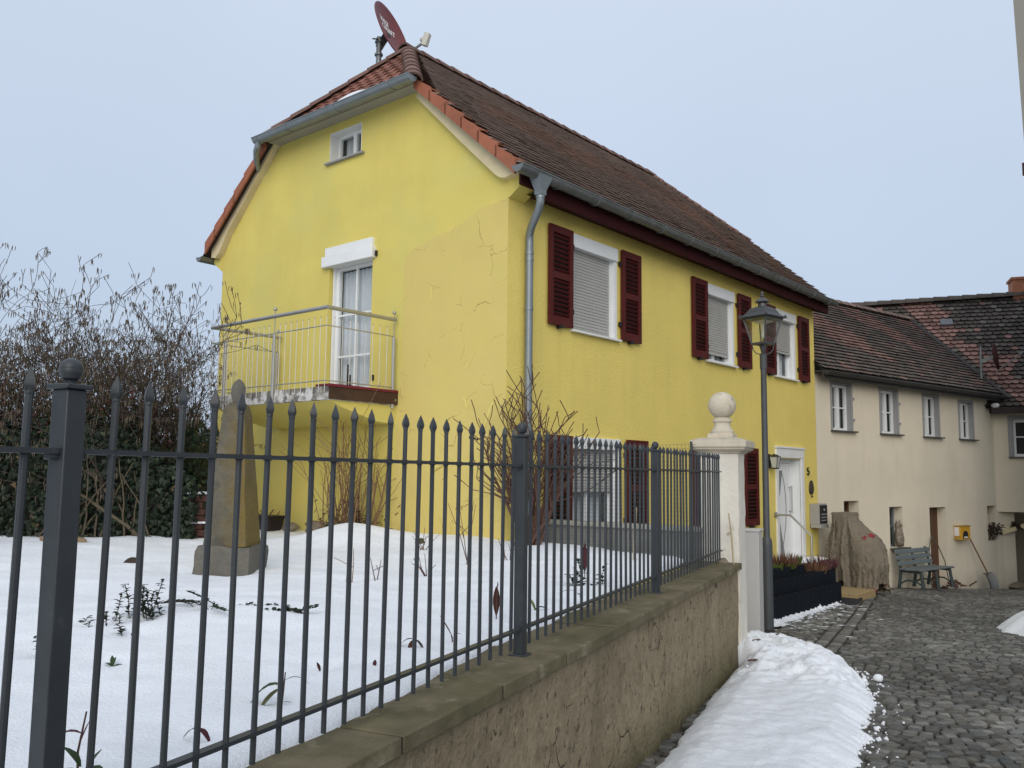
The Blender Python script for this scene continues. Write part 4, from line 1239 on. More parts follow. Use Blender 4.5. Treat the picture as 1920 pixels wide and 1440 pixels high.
for a, b, z0, z1 in cw:
    mb = MB(); w = .10; f = .055
    mb.box(a, a + f, w, w + .06, z0, z1); mb.box(b - f, b, w, w + .06, z0, z1); mb.box(a + f, b - f, w, w + .06, z0, z0 + f); mb.box(a + f, b - f, w, w + .06, z1 - f, z1)
    m_ = (a + b) / 2
    mb.box(m_ - .05, m_ + .05, w - .012, w + .05, z0 + f, z1 - f)
    zz = (z0 + z1) / 2
    mb.box(a + f, b - f, w + .006, w + .045, zz - .014, zz + .014)
    win = mb.build('window', m_white, ch)
    mb = MB(); mb.add([(a, w + .03, z0), (b, w + .03, z0), (b, w + .03, z1), (a, w + .03, z1)], [(0, 1, 2, 3)]); mb.build('pane', m_glass, win)
    mb = MB(); mb.grid(30, 1, lambda i, j: (a + (b - a) * i / 30, w + .13 + .012 * math.sin(i * 1.3), z0 + (z1 - z0) * j)); mb.build('curtain', M('grey lace', (.20, .205, .195), .9, .15, 20), win)
    mb = MB(); mb.box(a - .2, b + .9, w + .25, w + .27, z0 - .2, z1 + .2); mb.build('unlit_room_sheet', m_dark, win)
    mb = MB(); mb.box(a - .08, b + .14, -.09, .09, z0 - .035, z0 - .004); mb.build('sill', m_sill_dk, win)
for a, b, z0, z1 in cw[:2]:
    for z in (z0 + .24, z0 + .7):
        mb = MB(); mb.box(b + .06, b + .085, -.05, 0, z - .02, z + .03); mb.build('shutter_pin', m_greytrim, ch)
def lower_window(h, mat, nm='cellar_window'):
    a, b, z0, z1, d = h
    m = MB(); w = d - .06
    m.box(a, a + .05, w, w + .05, z0, z1); m.box(b - .05, b, w, w + .05, z0, z1); m.box(a + .05, b - .05, w, w + .05, z0, z0 + .05); m.box(a + .05, b - .05, w, w + .05, z1 - .05, z1)
    m.box(a + .05, b - .05, w, w + .045, (z0 + z1) / 2 - .02, (z0 + z1) / 2 + .02)
    o = m.build(nm, mat, ch)
    m = MB(); m.add([(a, w + .03, z0), (b, w + .03, z0), (b, w + .03, z1), (a, w + .03, z1)], [(0, 1, 2, 3)]); m.build('pane', m_glass, o)
    m = MB(); m.box(a - .2, b + .9, d + .12, d + .14, z0 - .2, z1 + .2); m.build('unlit_room_sheet', m_dark, o)
    return o
lower_window(lowh[0], m_wood); w2 = lower_window(lowh[1], M('grey blue frame', (.16, .18, .19), .6, .08)); lower_window(lowh[3], m_wood)
mb = MB(); mb.box(2.82, 3.5, -.10, .2, -1.61, -1.575); mb.build('sill', m_sill_dk, w2)
a, b, z0, z1, d = lowh[2]
mb = MB(); w = d - .07
for k in range(5):
    x0, x1 = a + (b - a) * k / 5, a + (b - a) * (k + 1) / 5
    mb.box(x0 + .004, x1 - .004, w, w + .04, z0, z1)
mb.box(a, b, w + .03, w + .06, z0, z1)
bdoor = mb.build('plank_door', m_wood, ch)
mb = MB(); mb.box(a + .09, a + .13, w - .03, w, -1.75, -1.5); mb.bar((a + .11, w - .04, -1.6), (a + .22, w - .04, -1.6), .02, .02); mb.build('door_handle', m_zinc, bdoor)
mb = MB(); mb.box(a + .06, a + .18, w - .006, w, -1.06, -1.0); mb.build('name_plate', m_letter, bdoor)
# roofs: both slopes run through each other at the valley
WA = R(-20)           # wing axis, direction angle in the plane (az 110)
Wc = CW(8.11, 0, 0)
W1 = Vector((math.cos(WA), math.sin(WA), 0)); W2 = Vector((-math.sin(WA), math.cos(WA), 0))
def WW(s, w, z): return Wc + W1 * s + W2 * w + Vector((0, 0, z))
TA, TB = .87, 1.2
def ccol(x, y, r):
    wx = CW(x, 0, 0)
    n_ = fbm(x * .55 + y * .5, y * .3 - x * .10, 6., 3) + .25 * fbm(x * 3, y * 3, 1.)
    k = .7 + .6 * r.random()
    if n_ > .27 or r.random() < .03: return (.20 * k, .118 * k, .098 * k)
    if r.random() < .25: return (.13 * k, .09 * k, .075 * k)
    return (.098 * k, .083 * k, .072 * k)
ca, sa = 1 / math.hypot(1, TA), TA / math.hypot(1, TA)
rl = 2.83 / ca
mb = MB()
tiles(mb, (0, -.27, 2.2), (1, 0, 0), (0, ca, sa), (0, -sa, ca), [(-.03, 0), (8.6, 0), (10.8, rl), (-.03, rl)], .17, .15, .016, ccol, random.Random(21), 'round', .032, .008)
mb.add([(-.03, -.27, 2.19), (9.4, -.27, 2.19), (11, 2.56, 4.63), (-.03, 2.56, 4.63)], [(0, 1, 2, 3)], (.03, .025, .02))
mb.add([(-.03, 5.4, 2.19), (11, 5.4, 2.19), (11, 2.56, 4.63), (-.03, 2.56, 4.63)], [(3, 2, 1, 0)], (.06, .05, .045))
mb.add([(-.02, 0, 2.1), (-.02, 5.2, 2.1), (-.02, 2.56, 4.6)], [(0, 1, 2)], (.06, .05, .04))
croof = mb.build('roof', m_tile_c, ch, angle=25)
mb = MB(); r8 = random.Random(31)
caps(mb, (-.05, 2.56, 4.65), (9.2, 2.56, 4.65), .14, .36, r8, lambda k: (.22 * k, .155 * k, .128 * k)); mb.build('ridge_caps', m_tile_c, croof, angle=50)
mb = MB(); half_gutter(mb, (-.02, -.34, 2.16), (8.35, -.34, 2.14), .07); mb.box(-.02, 8.3, -.27, -.235, 2.02, 2.2); mb.box(-.02, 8.3, -.235, -.003, 2.16, 2.19)
mb.build('gutter', M('dark gutter', (.045, .042, .04), .6, .2, 4), ch)
# wing
wg = thing('cream_wing', 'cream jettied house wing over a passage under a big mossy dark roof', 'house', (Wc.x, Wc.y, ZC), WA, absz=True)
mb = MB()
panel(mb, (0, 0, 0), (1, 0, 0), (0, 0, 1), (0, 1, 0), [(-.02, -.86), (6, -.86), (6, 2.0), (-.02, 2.0)], [(.47, 1.35, .58, 1.55, .18)], None)
mb.add([(-.3, -.0, -.86), (6, 0, -.86), (6, 3.2, -.86), (-.3, 3.2, -.86)], [(3, 2, 1, 0)])
mb.add([(.25, 3.0, ZC), (6, 3.0, ZC), (6, 3.0, -.8), (.25, 3.0, -.8)], [(0, 1, 2, 3)])
mb.prism([(.16, .35, ZC), (.16, .35, -.86), (.16, 3.2, -.86), (.16, 3.2, ZC)], (-.25, 0, 0))
mb.add([(6, 0, ZC), (6, 4, ZC), (6, 4, 2.), (6, 0, 2.)], [(0, 1, 2, 3)])
mb.build('wall', m_cream, wg)
mb = MB(); mb.prism([(1.4, .06, -.865), (.16, .06, -1.35), (.16, .06, -1.45), (1.4, .06, -1.0)], (0, .14, 0)); mb.build('brace', m_cream_trim, wg)
mb = MB()
for q in ((.37, .47, .56, 1.66), (1.35, 1.45, .56, 1.66), (.47, 1.35, 1.55, 1.66)): mb.box(q[0], q[1], -.02, .004, q[2], q[3])
mb.box(.47, .50, .004, .17, .58, 1.55)
mb.build('window_surround', m_greytrim, wg)
mb = MB(); a, b, z0, z1, w = .5, 1.35, .58, 1.55, .10
for q in ((a, a + .07, z0, z1), (b - .07, b, z0, z1), (a + .07, b - .07, z0, z0 + .07), (a + .07, b - .07, z1 - .07, z1), (.90, .98, z0 + .07, z1 - .07), (a + .07, b - .07, 1.08, 1.11)): mb.box(q[0], q[1], w, w + .06, q[2], q[3])
win = mb.build('window', m_white, wg)
mb = MB(); mb.add([(a, w + .03, z0), (b, w + .03, z0), (b, w + .03, z1), (a, w + .03, z1)], [(0, 1, 2, 3)]); mb.build('pane', m_glass, win)
mb = MB(); mb.box(a - .2, b + .9, .4, .42, z0 - .2, z1 + .2); mb.build('unlit_room_sheet', m_dark, win)
mb = MB(); mb.box(.36, 1.5, -.08, .1, .54, .575); mb.build('sill', m_sill_dk, win)
cb, sb = 1 / math.hypot(1, TB), TB / math.hypot(1, TB)
def wcol(x, y, r):
    # newer red tiles follow the valley, the rest is dark and mossy
    p = WW(x, -.3 + y * cb, 0); dv = (p - B0).dot(B2)
    zc = 2.2 + TA * (dv + .27); zw = 1.85 + y * sb
    k = .65 + .7 * r.random()
    near = zw - zc
    n_ = fbm(x * 1.4, y * 1.4, 3., 3)
    if (near < .62 + .7 * n_ and near > .1) or r.random() < .012: return (.22 * k, .125 * k, .104 * k)
    if r.random() < .12: return (.11 * k, .10 * k, .086 * k)
    return (.075 * k, .062 * k, .054 * k)
mb = MB(); rw_ = 2.85 / cb
tiles(mb, (0, -.3, 1.85), (1, 0, 0), (0, cb, sb), (0, -sb, cb), [(-.6, 0), (6, 0), (6, rw_ * 1.05), (-3.6, rw_)], .185, .165, .018, wcol, random.Random(22), 'beaver', .036, .012)
mb.add([(-.3, -.3, 1.83), (6, -.3, 1.83), (6, 2.72, 5.42), (-3.8, 2.6, 5.27)], [(0, 1, 2, 3)], (.03, .026, .022))
mb.add([(-.6, 5.4, 1.83), (6, 5.4, 1.83), (6, 2.72, 5.42), (-3.8, 2.6, 5.27)], [(3, 2, 1, 0)], (.05, .042, .038))
wroof = mb.build('roof', m_tile_c, wg, angle=25)
mb = MB(); r8 = random.Random(33); caps(mb, (-3.7, 2.5, 5.2), (6, 2.62, 5.38), .19, .38, r8, lambda k: (.085 * k, .07 * k, .058 * k)); mb.build('ridge_caps', m_tile_c, wroof, angle=50)
mb = MB(); mb.box(-.05, 6, -.36, -.30, 1.68, 1.86); mb.box(-.05, 6, -.3, 0, 1.70, 1.73); mb.build('eaves_board', M('dark brown eaves', (.03, .02, .017), .7, .2), wg)
# valley flashing along the line where both roof planes meet
def valley(z):
    # solve for the point with height z on both planes
    wv = (z - 2.2) / TA - .27; ww = (z - 1.85) / TB - .3
    a1, b1, c1 = B2.x, B2.y, wv + B0.dot(B2)
    a2, b2, c2 = W2.x, W2.y, ww + Wc.dot(W2)
    det = a1 * b2 - a2 * b1
    return Vector(((c1 * b2 - c2 * b1) / det, (a1 * c2 - a2 * c1) / det, z))
mb = MB()
inv = Matrix.Rotation(-CA, 4, 'Z')
va, vb = valley(2.05), valley(4.62)
def loc_c(p): q = inv @ (p - Vector((B0.x, B0.y, 0))); return (q.x, q.y, p.z + .05)
mb.bar(loc_c(va), loc_c(vb), .24, .07); mb.build('valley_flashing', M('dark lead', (.04, .035, .033), .6, .2, 5), croof)
def on_wing(px_s, y): return WW(px_s, -.3 + y * cb, 1.85 + y * sb)
mb = MB()
y = 3.4; s0 = -.75
O = Vector((s0, -.3 + y * cb, 1.85 + y * sb)); ey_ = Vector((0, cb, sb)); n_ = Vector((0, -sb, cb))
mb.obox(O + n_ * .05, (.16, 0, 0), ey_ * .12, n_ * .05); mb.build('roof_window', M('grey roof light', (.13, .14, .16), .25, .05), wroof)
mb = MB()
cc = Vector((1.2, 2.75, 0)); mb.box(cc.x - .1, cc.x + .9, cc.y - .3, cc.y + .35, 4.9, 5.78); mb.box(cc.x - .14, cc.x + .94, cc.y - .34, cc.y + .39, 5.78, 5.85)
chm = M('brick chimney', (.42, .17, .095), .9, .2, 12, .5, 20)
mb.build('chimney', chm, wroof)

# small dish and lamp on the cream roof valley
vp_ = valley(2.75)
o = thing('satellite_dish', 'small dark red satellite dish seen edge-on on the mossy roof valley', 'satellite dish', tuple(vp_ + Vector((-.12, -.25, -.22))))
mb = MB(); mb.tube([(0, 0, 0), (.02, 0, 1.0)], .035, 8); mb.build('mast', m_zinc, o)
dn = Vector((.915, -.385, .12)).normalized(); dsx = Vector((0, 0, 1)).cross(dn).normalized(); duy = dn.cross(dsx)
dcc = Vector((.30, -.1, .72))
mb = MB(); mb.grid(30, 5, lambda i, j: dcc + dsx * (math.cos(2 * math.pi * i / 30) * .30 * j / 5) + duy * (math.sin(2 * math.pi * i / 30) * .37 * j / 5) + dn * (.07 * (j / 5) ** 2))
mb.grid(30, 5, lambda i, j: dcc + dsx * (math.cos(-2 * math.pi * i / 30) * .30 * j / 5) + duy * (math.sin(-2 * math.pi * i / 30) * .37 * j / 5) + dn * (.07 * (j / 5) ** 2 - .015))
mb.build('reflector', m_dish_dk, o)
mb = MB(); mb.bar((0.02, 0, .6), dcc, .05, .09); mb.build('bracket', m_zinc, o)
mb = MB(); mb.bar(dcc - duy * .4, dcc + dn * .62 - duy * .05, .022, .03); mb.tube([dcc + dn * .60 - duy * .06, dcc + dn * .72 + duy * .02], .03, 8); mb.build('feed_arm', m_zinc, o)
mb = MB(); p = WW(.05, -.34, 1.9); mb.ball((0, 0, 0), .10, 12, sz=.7)
o = mb.build('snow_lump', m_bank, None, org=(0, 0, 0)); o.location = p; tag(o, 'small white snow lump at the foot of the roof valley', 'snow')

# things on and before the cream wall
def on_c(s, w, z): return CW(s, w, z)
P = on_c(5.80, 0, -1.52)
o = thing('letterbox', 'small yellow letterbox with black emblem on the cream wall', 'letterbox', tuple(P), CA)
mb = MB(); mb.box(0, .52, -.16, -.004, .02, .34); mb.build('box', m_yellowbox, o, bevel=.01)
mb = MB(); mb.box(-.012, .54, -.17, .0, .34, .365); mb.box(-.006, .0, -.15, -.01, .02, .12); mb.build('lid', M('ochre lid', (.40, .24, .05), .5, .1), o)
mb = MB(); mb.box(-.006, -.001, -.13, -.02, .12, .33); mb.build('side_label', m_letter, o)
mb = MB()
arch = [(.26 + .13 * math.cos(a_), .13 + .11 * math.sin(a_)) for a_ in [math.pi * k / 12 for k in range(13)]]
mb.prism([(x, -.1605, z) for x, z in arch] + [(.13, -.1605, .05), (.39, -.1605, .05)][::1], (0, -.006, 0)); mb.build('emblem', m_black, o, smooth=False)
mb = MB(); mb.box(.17, .35, -.172, -.166, .06, .10); mb.build('emblem_label', m_letter, o)
P = on_c(6.78, -.42, -2.86)
gz = stz(P.x, P.y)
o = thing('snow_shovel', 'snow shovel with wooden handle leaning on the cream wall under the letterbox', 'shovel', (P.x, P.y, gz), CA)
mb = MB(); mb.tube([(-.40, .40, 1.42), (-.05, .06, .36)], .018, 8); mb.build('handle', M('ash wood handle', (.16, .085, .04), .7, .2), o)
mb = MB()
mb.grid(8, 8, lambda i, j: (-.24 + .44 * i / 8 + .02 * j / 8, -.02 + .12 * (j / 8) ** 2 - .0 + .05 * abs(i / 4 - 1) ** 2 * -1, .02 + .36 * j / 8))
mb.grid(8, 8, lambda i, j: (.20 - .44 * i / 8 + .02 * j / 8, .0 + .12 * (j / 8) ** 2 - .05 * abs(i / 4 - 1) ** 2, .02 + .36 * j / 8)); mb.box(-.22, .22, .09, .12, .37, .40)
mb.build('blade', M('dull aluminium', (.22, .22, .21), .5, .12, metal=.3), o)
P = on_c(3.2, -.02, -1.57)
o = thing('owl_figure', 'grey brown owl figure perched on the low window sill above the bench', 'owl figure', (P.x, P.y, -1.575), CA)
mb = MB()
mb.lathe([(.001, .02), (.06, .03), (.105, .12), (.118, .22), (.10, .34), (.075, .41), (.085, .46), (.088, .51), (.06, .56), (.001, .58)], (0, 0, 0), 18)
mb.v = [(x + .10 * (z - .25) * -1, y * .85, z) for x, y, z in mb.v]
for sx in (-1, 1): mb.tube([(-.03 + .05 * sx, 0, .54), (-.04 + .085 * sx, 0, .63)], [.03, .004], 6)
mb.prism([(.06, -.1, .18), (.10, -.06, .16), (.20, .0, .02), (.12, .02, .02)], (0, .08, 0))
body = mb.build('body', m_owl, o, angle=60)
for sx in (-1, 1):
    mb = MB(); mb.ball((-.03 + .035 * sx, -.072, .49), .016, 8); mb.build('eye', m_black, o)
mb = MB(); mb.tube([(-.03, -.07, .475), (-.03, -.10, .45)], [.014, .003], 6); mb.build('beak', m_straw, o)
# dried plants in the last window and under the passage
def dried(org, n, sp, h, seed, up=1):
    m = MB(); r = random.Random(seed)
    for k in range(n):
        p = Vector((r.uniform(-.2, .2) * sp, r.uniform(-.06, .06), 0)); d = Vector((r.uniform(-.6, .6), r.uniform(-.6, .0), up)).normalized()
        pts = [p]
        for q in range(4):
            d = (d + Vector((r.uniform(-.3, .3), r.uniform(-.3, .3), r.uniform(-.2, .2)))).normalized(); pts.append(pts[-1] + d * h / 4)
        m.tube(pts, .006, 3, False)
        for q in pts[2:]:
            for z in range(3):
                a = Vector((r.uniform(-1, 1), r.uniform(-1, 1), r.uniform(-1, 1))).normalized() * .05; b_ = Vector((r.uniform(-1, 1), r.uniform(-1, 1), r.uniform(-1, 1))).normalized() * .035
                m.add([q, q + a + b_, q + a * 1.6, q + a - b_], [(0, 1, 2, 3)])
    ob = m.build('dried_plant', m_soil, None, org=(0, 0, 0), smooth=False); ob.location = org; ob.rotation_euler = (0, 0, CA)
    return ob
tag(dried(on_c(7.85, .02, -1.58), 16, .9, .42, 4), 'bunch of dark dried plants standing in the last low window of the cream wall', 'dried plant')
tag(dried(WW(.42, .1, -1.1), 9, .3, .2, 5, -1), 'dark dried bunch hanging below the wing in the passage mouth', 'dried plant')
# bench against the cream wall
P = on_c(2.75, -.30, 0); gz = stz(P.x, P.y)
o = thing('garden_bench', 'grey green plastic slatted bench standing against the cream wall', 'bench', (P.x, P.y, gz), CA)
Lb = 1.45
for k in range(3):
    x = .02 + k * (Lb - .16) / 2; m = MB()
    m.tube([(x + .02, .10, .0), (x + .02, .06, .25), (x + .02, .05, .42), (x + .02, .13, .78), (x + .02, .16, .86)], [.04, .034, .036, .03, .025], 8)
    m.tube([(x + .02, -.46, .0), (x + .02, -.42, .25), (x + .02, -.40, .40)], [.045, .035, .035], 8)
    m.bar((x + .02, .07, .385), (x + .02, -.42, .385), .05, .055)
    m.tube([(x + .02, .08, .10), (x + .02, -.08, .19), (x + .02, -.27, .19), (x + .02, -.44, .10)], .018, 6)
    m.build('leg_frame', m_bench_d, o)
for k, (y, z) in enumerate(((-.40, .43), (-.27, .425), (-.14, .42), (-.01, .43))):
    m = MB(); m.box(-.06, Lb, y - .055, y + .055, z - .018, z + .02); m.build('seat_slat', m_bench, o, bevel=.014)
for k in range(3):
    z = .54 + k * .125; m = MB(); y = .055 + (z - .42) * .24
    m.obox((Lb / 2 - .03, y - .03, z), (Lb / 2 + .03, 0, 0), (0, .014, 0), (0, .012, .048)); m.build('back_slat', m_bench, o, bevel=.012)
# clutter at the door foot
P = on_c(5.0, -.30, 0); gz = stz(P.x, P.y)
mb = MB(); r = random.Random(12)
for k in range(26):
    a = Vector((r.uniform(-.55, .75), r.uniform(-.16, .16), r.uniform(.015, .12))); b_ = a + Vector((r.uniform(-.35, .35), r.uniform(-.12, .12), r.uniform(-.03, .1))); b_.z = max(.012, b_.z)
    mb.tube([a, b_], r.uniform(.008, .03), 5)
o = mb.build('wood_scraps', m_twig, None, org=(0, 0, 0)); o.location = (P.x, P.y, gz); o.rotation_euler = (0, 0, CA)
tag(o, 'low heap of dark wood scraps beside the brown plank door', 'wood scraps')
P = on_c(4.35, -.16, 0); gz = stz(P.x, P.y)
mb = MB(); mb.tube([(-.2, -.1, .01), (-.22, -.05, .35), (-.12, 0, .75), (.05, .05, 1.05), (.22, .1, 1.18), (.42, .06, 1.0), (.62, .0, .6), (.72, -.02, .2), (.74, -.05, .01)], .012, 6)
o = mb.build('hose', M('green grey hose', (.10, .11, .085), .6, .1), None, org=(0, 0, 0)); o.location = (P.x, P.y, gz); o.rotation_euler = (0, 0, CA)
tag(o, 'thin looped garden hose hanging at the frame of the brown plank door', 'hose')
for (s, w, rr, lab) in ((8.35, -.35, .16, 'dark pointed rock at the foot of the passage corner'),):
    P = on_c(s, w, 0); gz = stz(P.x, P.y); mb = MB(); mb.ball((0, 0, rr * .4), rr, 12, sz=.8)
    mb.v = [(x * (1.3 + .4 * fbm(x * 9, y * 9, z * 9)), y * (1 + .4 * fbm(y * 9, z * 9, x * 9)), max(-.02, z)) for x, y, z in mb.v]
    o = mb.build('rock', m_rock, None, org=(0, 0, 0)); o.location = (P.x, P.y, gz); tag(o, lab, 'rock')

# ------------------------------------------------------------------ house at the right edge of the view
rh = thing('pale_house', 'tall pale plastered house whose edge just enters the view at upper right', 'house', (11.86, 19, -2.8))
mb = MB()
fp = [(.0, 0), (7, -2), (6.5, -9), (0.2, -7.5)]
tp = [(-.38, 0), (7, -2), (6.5, -9), (-.1, -7.5)]
n = 4
mb.add([(x, y, 0) for x, y in fp] + [(x, y, 15.5) for x, y in tp], [(i, (i + 1) % n, (i + 1) % n + n, i + n) for i in range(n)] + [(3, 2, 1, 0)])
mb.f[-1] = (4, 5, 6, 7)
mb.build('wall', m_palehouse, rh)
mb = MB(); mb.prism([(-.36, -.05, 9.62), (.5, .45, 9.78), (.6, -.4, 9.78), (-.1, -.6, 9.6)], (0, 0, .3)); mb.build('bay_eaves', M('brown bay eaves', (.07, .03, .02), .7, .1), rh)

# ------------------------------------------------------------------ garden wall with coping, iron fence
TA_ = R(90 - 24.55)
gw = thing('garden_wall', 'long stained plaster garden wall with mossy stone coping beside the street', 'garden wall', (0, 0, -1.95), TA_, absz=True)
mb = MB()
def wfn(i, j):
    t = -2.5 + i * .06; f = j / 26
    p = TD(t, 1.65); z0 = stz(p.x, p.y) - .06
    z = z0 + (-.972 - z0) * f
    d = 1.65 + .014 * fbm(t * 1.3, z * 1.6, 3.0, 4) + .006 * fbm(t * 7, z * 5, 1.0, 3) + .015 * (f - .5) * 0
    return (t, d, z)
mb.grid(198, 26, wfn)
mb.add([(9.38, 1.65, -2.2), (9.38, 2.05, -2.2), (9.38, 2.05, -.972), (9.38, 1.65, -.972)], [(0, 1, 2, 3)])
mb.build('wall_face', m_wallp, gw, angle=80)
mb = MB(); mb.box(-2.5, 9.36, 1.66, 2.05, -.975, -.945); mb.build('mortar_bed', m_soil, gw)
r = random.Random(41)
js = [-2.5, -1.4, -.3, .8, 1.75, 2.66, 3.48, 4.24, 5.08, 6.06, 6.95, 7.75, 8.55, 9.36]
for a, b in zip(js, js[1:]):
    m = MB()
    h = r.uniform(-.004, .004); dd = r.uniform(-.008, .008)
    nx_ = 10
    m.box(a + .007, b - .007, 1.612 + dd, 2.06, -.972, -.909 + h)
    o = m.build('coping_stone', m_cope, gw, bevel=.006)
    m = MB(); m.box(b - .008, b + .008, 1.618, 2.05, -.968, -.9125); m.build('joint', m_soil, gw)
PT, PB = .228, -.868
fz = -.909
fen = thing('fence', 'anthracite iron fence of spear-topped pickets standing on the garden wall', 'fence', (0, 0, fz), TA_, absz=True)
D = 1.80
posts = [-1.22, 1.42, 4.073, 6.665]
def make_post(t):
    m = MB(); a = .0265
    m.box(t - a, t + a, D - a, D + a, -.90, .185); m.box(t - .045, t + .045, D - .045, D + .045, -.911, -.898)
    m.box(t - .036, t + .036, D - .036, D + .036, .185, .198)
    m.box(t - .05, t + .05, D - .012, D + .012, .02, .045); m.box(t - .05, t + .05, D - .012, D + .012, -.785, -.765)
    o = m.build('post', m_iron, fen, bevel=.003)
    m = MB(); m.lathe([(.012, .198), (.014, .206), (.022, .212), (.0255, .224), (.0265, .232), (.0262, .2335), (.0262, .2355), (.0265, .237), (.025, .246), (.018, .255), (.008, .26), (.001, .261)], (t, D, 0), 18)
    m.build('finial', m_iron, o)
for t in posts: make_post(t)
ends = posts + [9.25]
for (a, b) in zip(ends, ends[1:]):
    for z in (.040, -.778):
        m = MB(); m.box(a + (.027 if a > -5 else 0), b - (.027 if b < 9 else 0), D - .016, D + .016, z - .0065, z + .0065)
        m.build('rail', m_iron, fen)
    m = None
pk = MB()
pk.tube([(0, 0, PB), (0, 0, .178)], .0092, 8)
pk.tube([(0, 0, .030), (0, 0, .036)], .0125, 8); pk.tube([(0, 0, .0455), (0, 0, .049)], .0125, 8)
pk.lathe([(.0092, .170), (.0155, .184), (.0165, .190), (.012, .207), (.006, .220), (.0012, .231)], (0, 0, 0), 4)
pk.lathe([(.0095, .166), (.0108, .170), (.0095, .174)], (0, 0, 0), 8)
p0 = None; r = random.Random(2)
pitch = (4.073 - 1.42) / 23
def add_picket(t):
    global p0
    if p0 is None: p0 = pk.build('picket', m_iron, fen); o = p0
    else: o = p0.copy(); col.objects.link(o); o.parent = fen
    o.location = (t, D, 0); o.rotation_euler = (r.uniform(-.004, .004), r.uniform(.004, .012), r.uniform(-.4, .4))
    o.scale = (1, 1, 1)
for k in range(1, 23): add_picket(1.42 + pitch * k)
for k in range(1, 23): add_picket(4.073 + (6.665 - 4.073) / 23 * k)
for k in range(1, 23): add_picket(6.665 + (9.25 - 6.665) / 23 * (k + .3))
for k in range(1, 9): add_picket(1.42 - pitch * k)
for k in range(1, 9): add_picket(-1.22 + pitch * k)

# gate pillar with stone ball
pz = -2.1
pil = thing('gate_pillar', 'whitewashed gate pillar with stone cap and a big stone ball on top', 'gate pillar', (0, 0, pz), TA_, absz=True)
t0, t1, d0, d1 = 9.36, 9.76, 1.63, 2.03
tc_, dc_ = (t0 + t1) / 2, (d0 + d1) / 2
mb = MB()
def face(P, Q, n=10, mlt=1):
    pass
nz = 26; ring = 28
def pfn(i, j):
    z = pz + (.235 - pz) * j / nz
    f = (i % ring) / ring * 4; k = int(f) % 4; g = f - int(f)
    c_ = [(t0, d0), (t1, d0), (t1, d1), (t0, d1)]
    (xa, ya), (xb, yb) = c_[k], c_[(k + 1) % 4]
    x, y = xa + (xb - xa) * g, ya + (yb - ya) * g
    n_ = .012 * fbm(x * 5, y * 5, z * 4, 3)
    dx, dy = x - tc_, y - dc_
    sc_ = 1 + n_ / .2 - (.012 if g < .01 else 0)
    return (tc_ + dx * sc_, dc_ + dy * sc_, z)
mb.grid(ring, nz, pfn)
mb.build('shaft', m_pillar, pil, angle=60)
mb = MB()
def sq(z0, z1, h0, h1): mb.frust(tc_, dc_, z0, z1, h0, h0, h1, h1)
sq(.235, .255, .215, .235); sq(.255, .275, .235, .275); sq(.275, .30, .278, .285); sq(.30, .375, .295, .297); sq(.375, .405, .297, .20); sq(.405, .455, .135, .135)
mb.v = [(x + .006 * fbm(x * 14, y * 14, z * 14), y + .006 * fbm(y * 14, z * 14, x * 14), z) for x, y, z in mb.v]
cap = mb.build('cap', m_stone_lt, pil, bevel=.008)
mb = MB(); mb.lathe([(.125, .455), (.128, .48), (.112, .495), (.095, .52), (.085, .55), (.088, .575), (.105, .585), (.105, .605), (.088, .615), (.09, .63)], (tc_, dc_, 0), 24)
neck = mb.build('neck', m_stone_lt, pil)
mb = MB(); mb.ball((tc_, dc_, .765), .15, 28); mb.build('ball', m_stone_lt, pil, angle=80)

mb = MB(); p = TD(11.1, 1.70); p2 = TD(11.1, 1.97)
zg = stz(p.x, p.y)
o = thing('utility_cabinet', 'plain pale grey upright cabinet standing on the cobbles behind the gate pillar', 'cabinet', (p.x, p.y, zg), TA_)
mb.box(0, .32, 0, .27, -.02, 1.36); o2 = mb.build('cabinet_body', m_panel, o, bevel=.006)
mb = MB(); mb.box(-.012, .34, -.012, .282, 1.362, 1.385); mb.build('lid', M('cabinet lid', (.54, .54, .52), .6, .05), o, bevel=.004)

# low grey wall with wire mesh, between pillar and house corner
ga = math.atan2(gdir.y, gdir.x)
gl = (G2 - G1).length + .1
o = thing('low_wall', 'low grey concrete wall with stone ledge between house corner and gate pillar', 'low wall', (G1.x, G1.y, -.95), ga, absz=True)
mb = MB(); mb.box(-.35, gl, -.0, .18, -.96, -.60); mb.box(-.35, gl, -.05, .0, -.97, -.84); mb.build('wall_face', m_greywall, o)
mb = MB(); mb.box(-.38, gl + .02, -.04, .22, -.60, -.555); mb.build('ledge', M('pale ledge', (.40, .385, .33), .85, .15, 6, .3, 40), o, bevel=.006)
o = thing('wire_fence', 'fine dark green wire mesh fence standing before the low grey wall', 'wire fence', (G1.x, G1.y, -.95), ga, absz=True)
mb = MB()
x = -.5
while x < gl:
    mb.bar((x, -.06, -.9), (x, -.06, .33 + .01 * math.sin(x * 9)), .0022, .0022); x += .045
z = -.85
while z < .34:
    mb.bar((-.5, -.06, z), (gl, -.06, z + .01), .0022, .0022); z += .045
mb.build('wire', M('green wire', (.05, .065, .05), .5, .1), o, smooth=False)
for x in (-.48, .62, gl - .06):
    m = MB(); m.tube([(x, -.05, -.95), (x, -.05, .36)], .014, 6); m.build('post', M('green post', (.05, .065, .05), .5, .1), o)

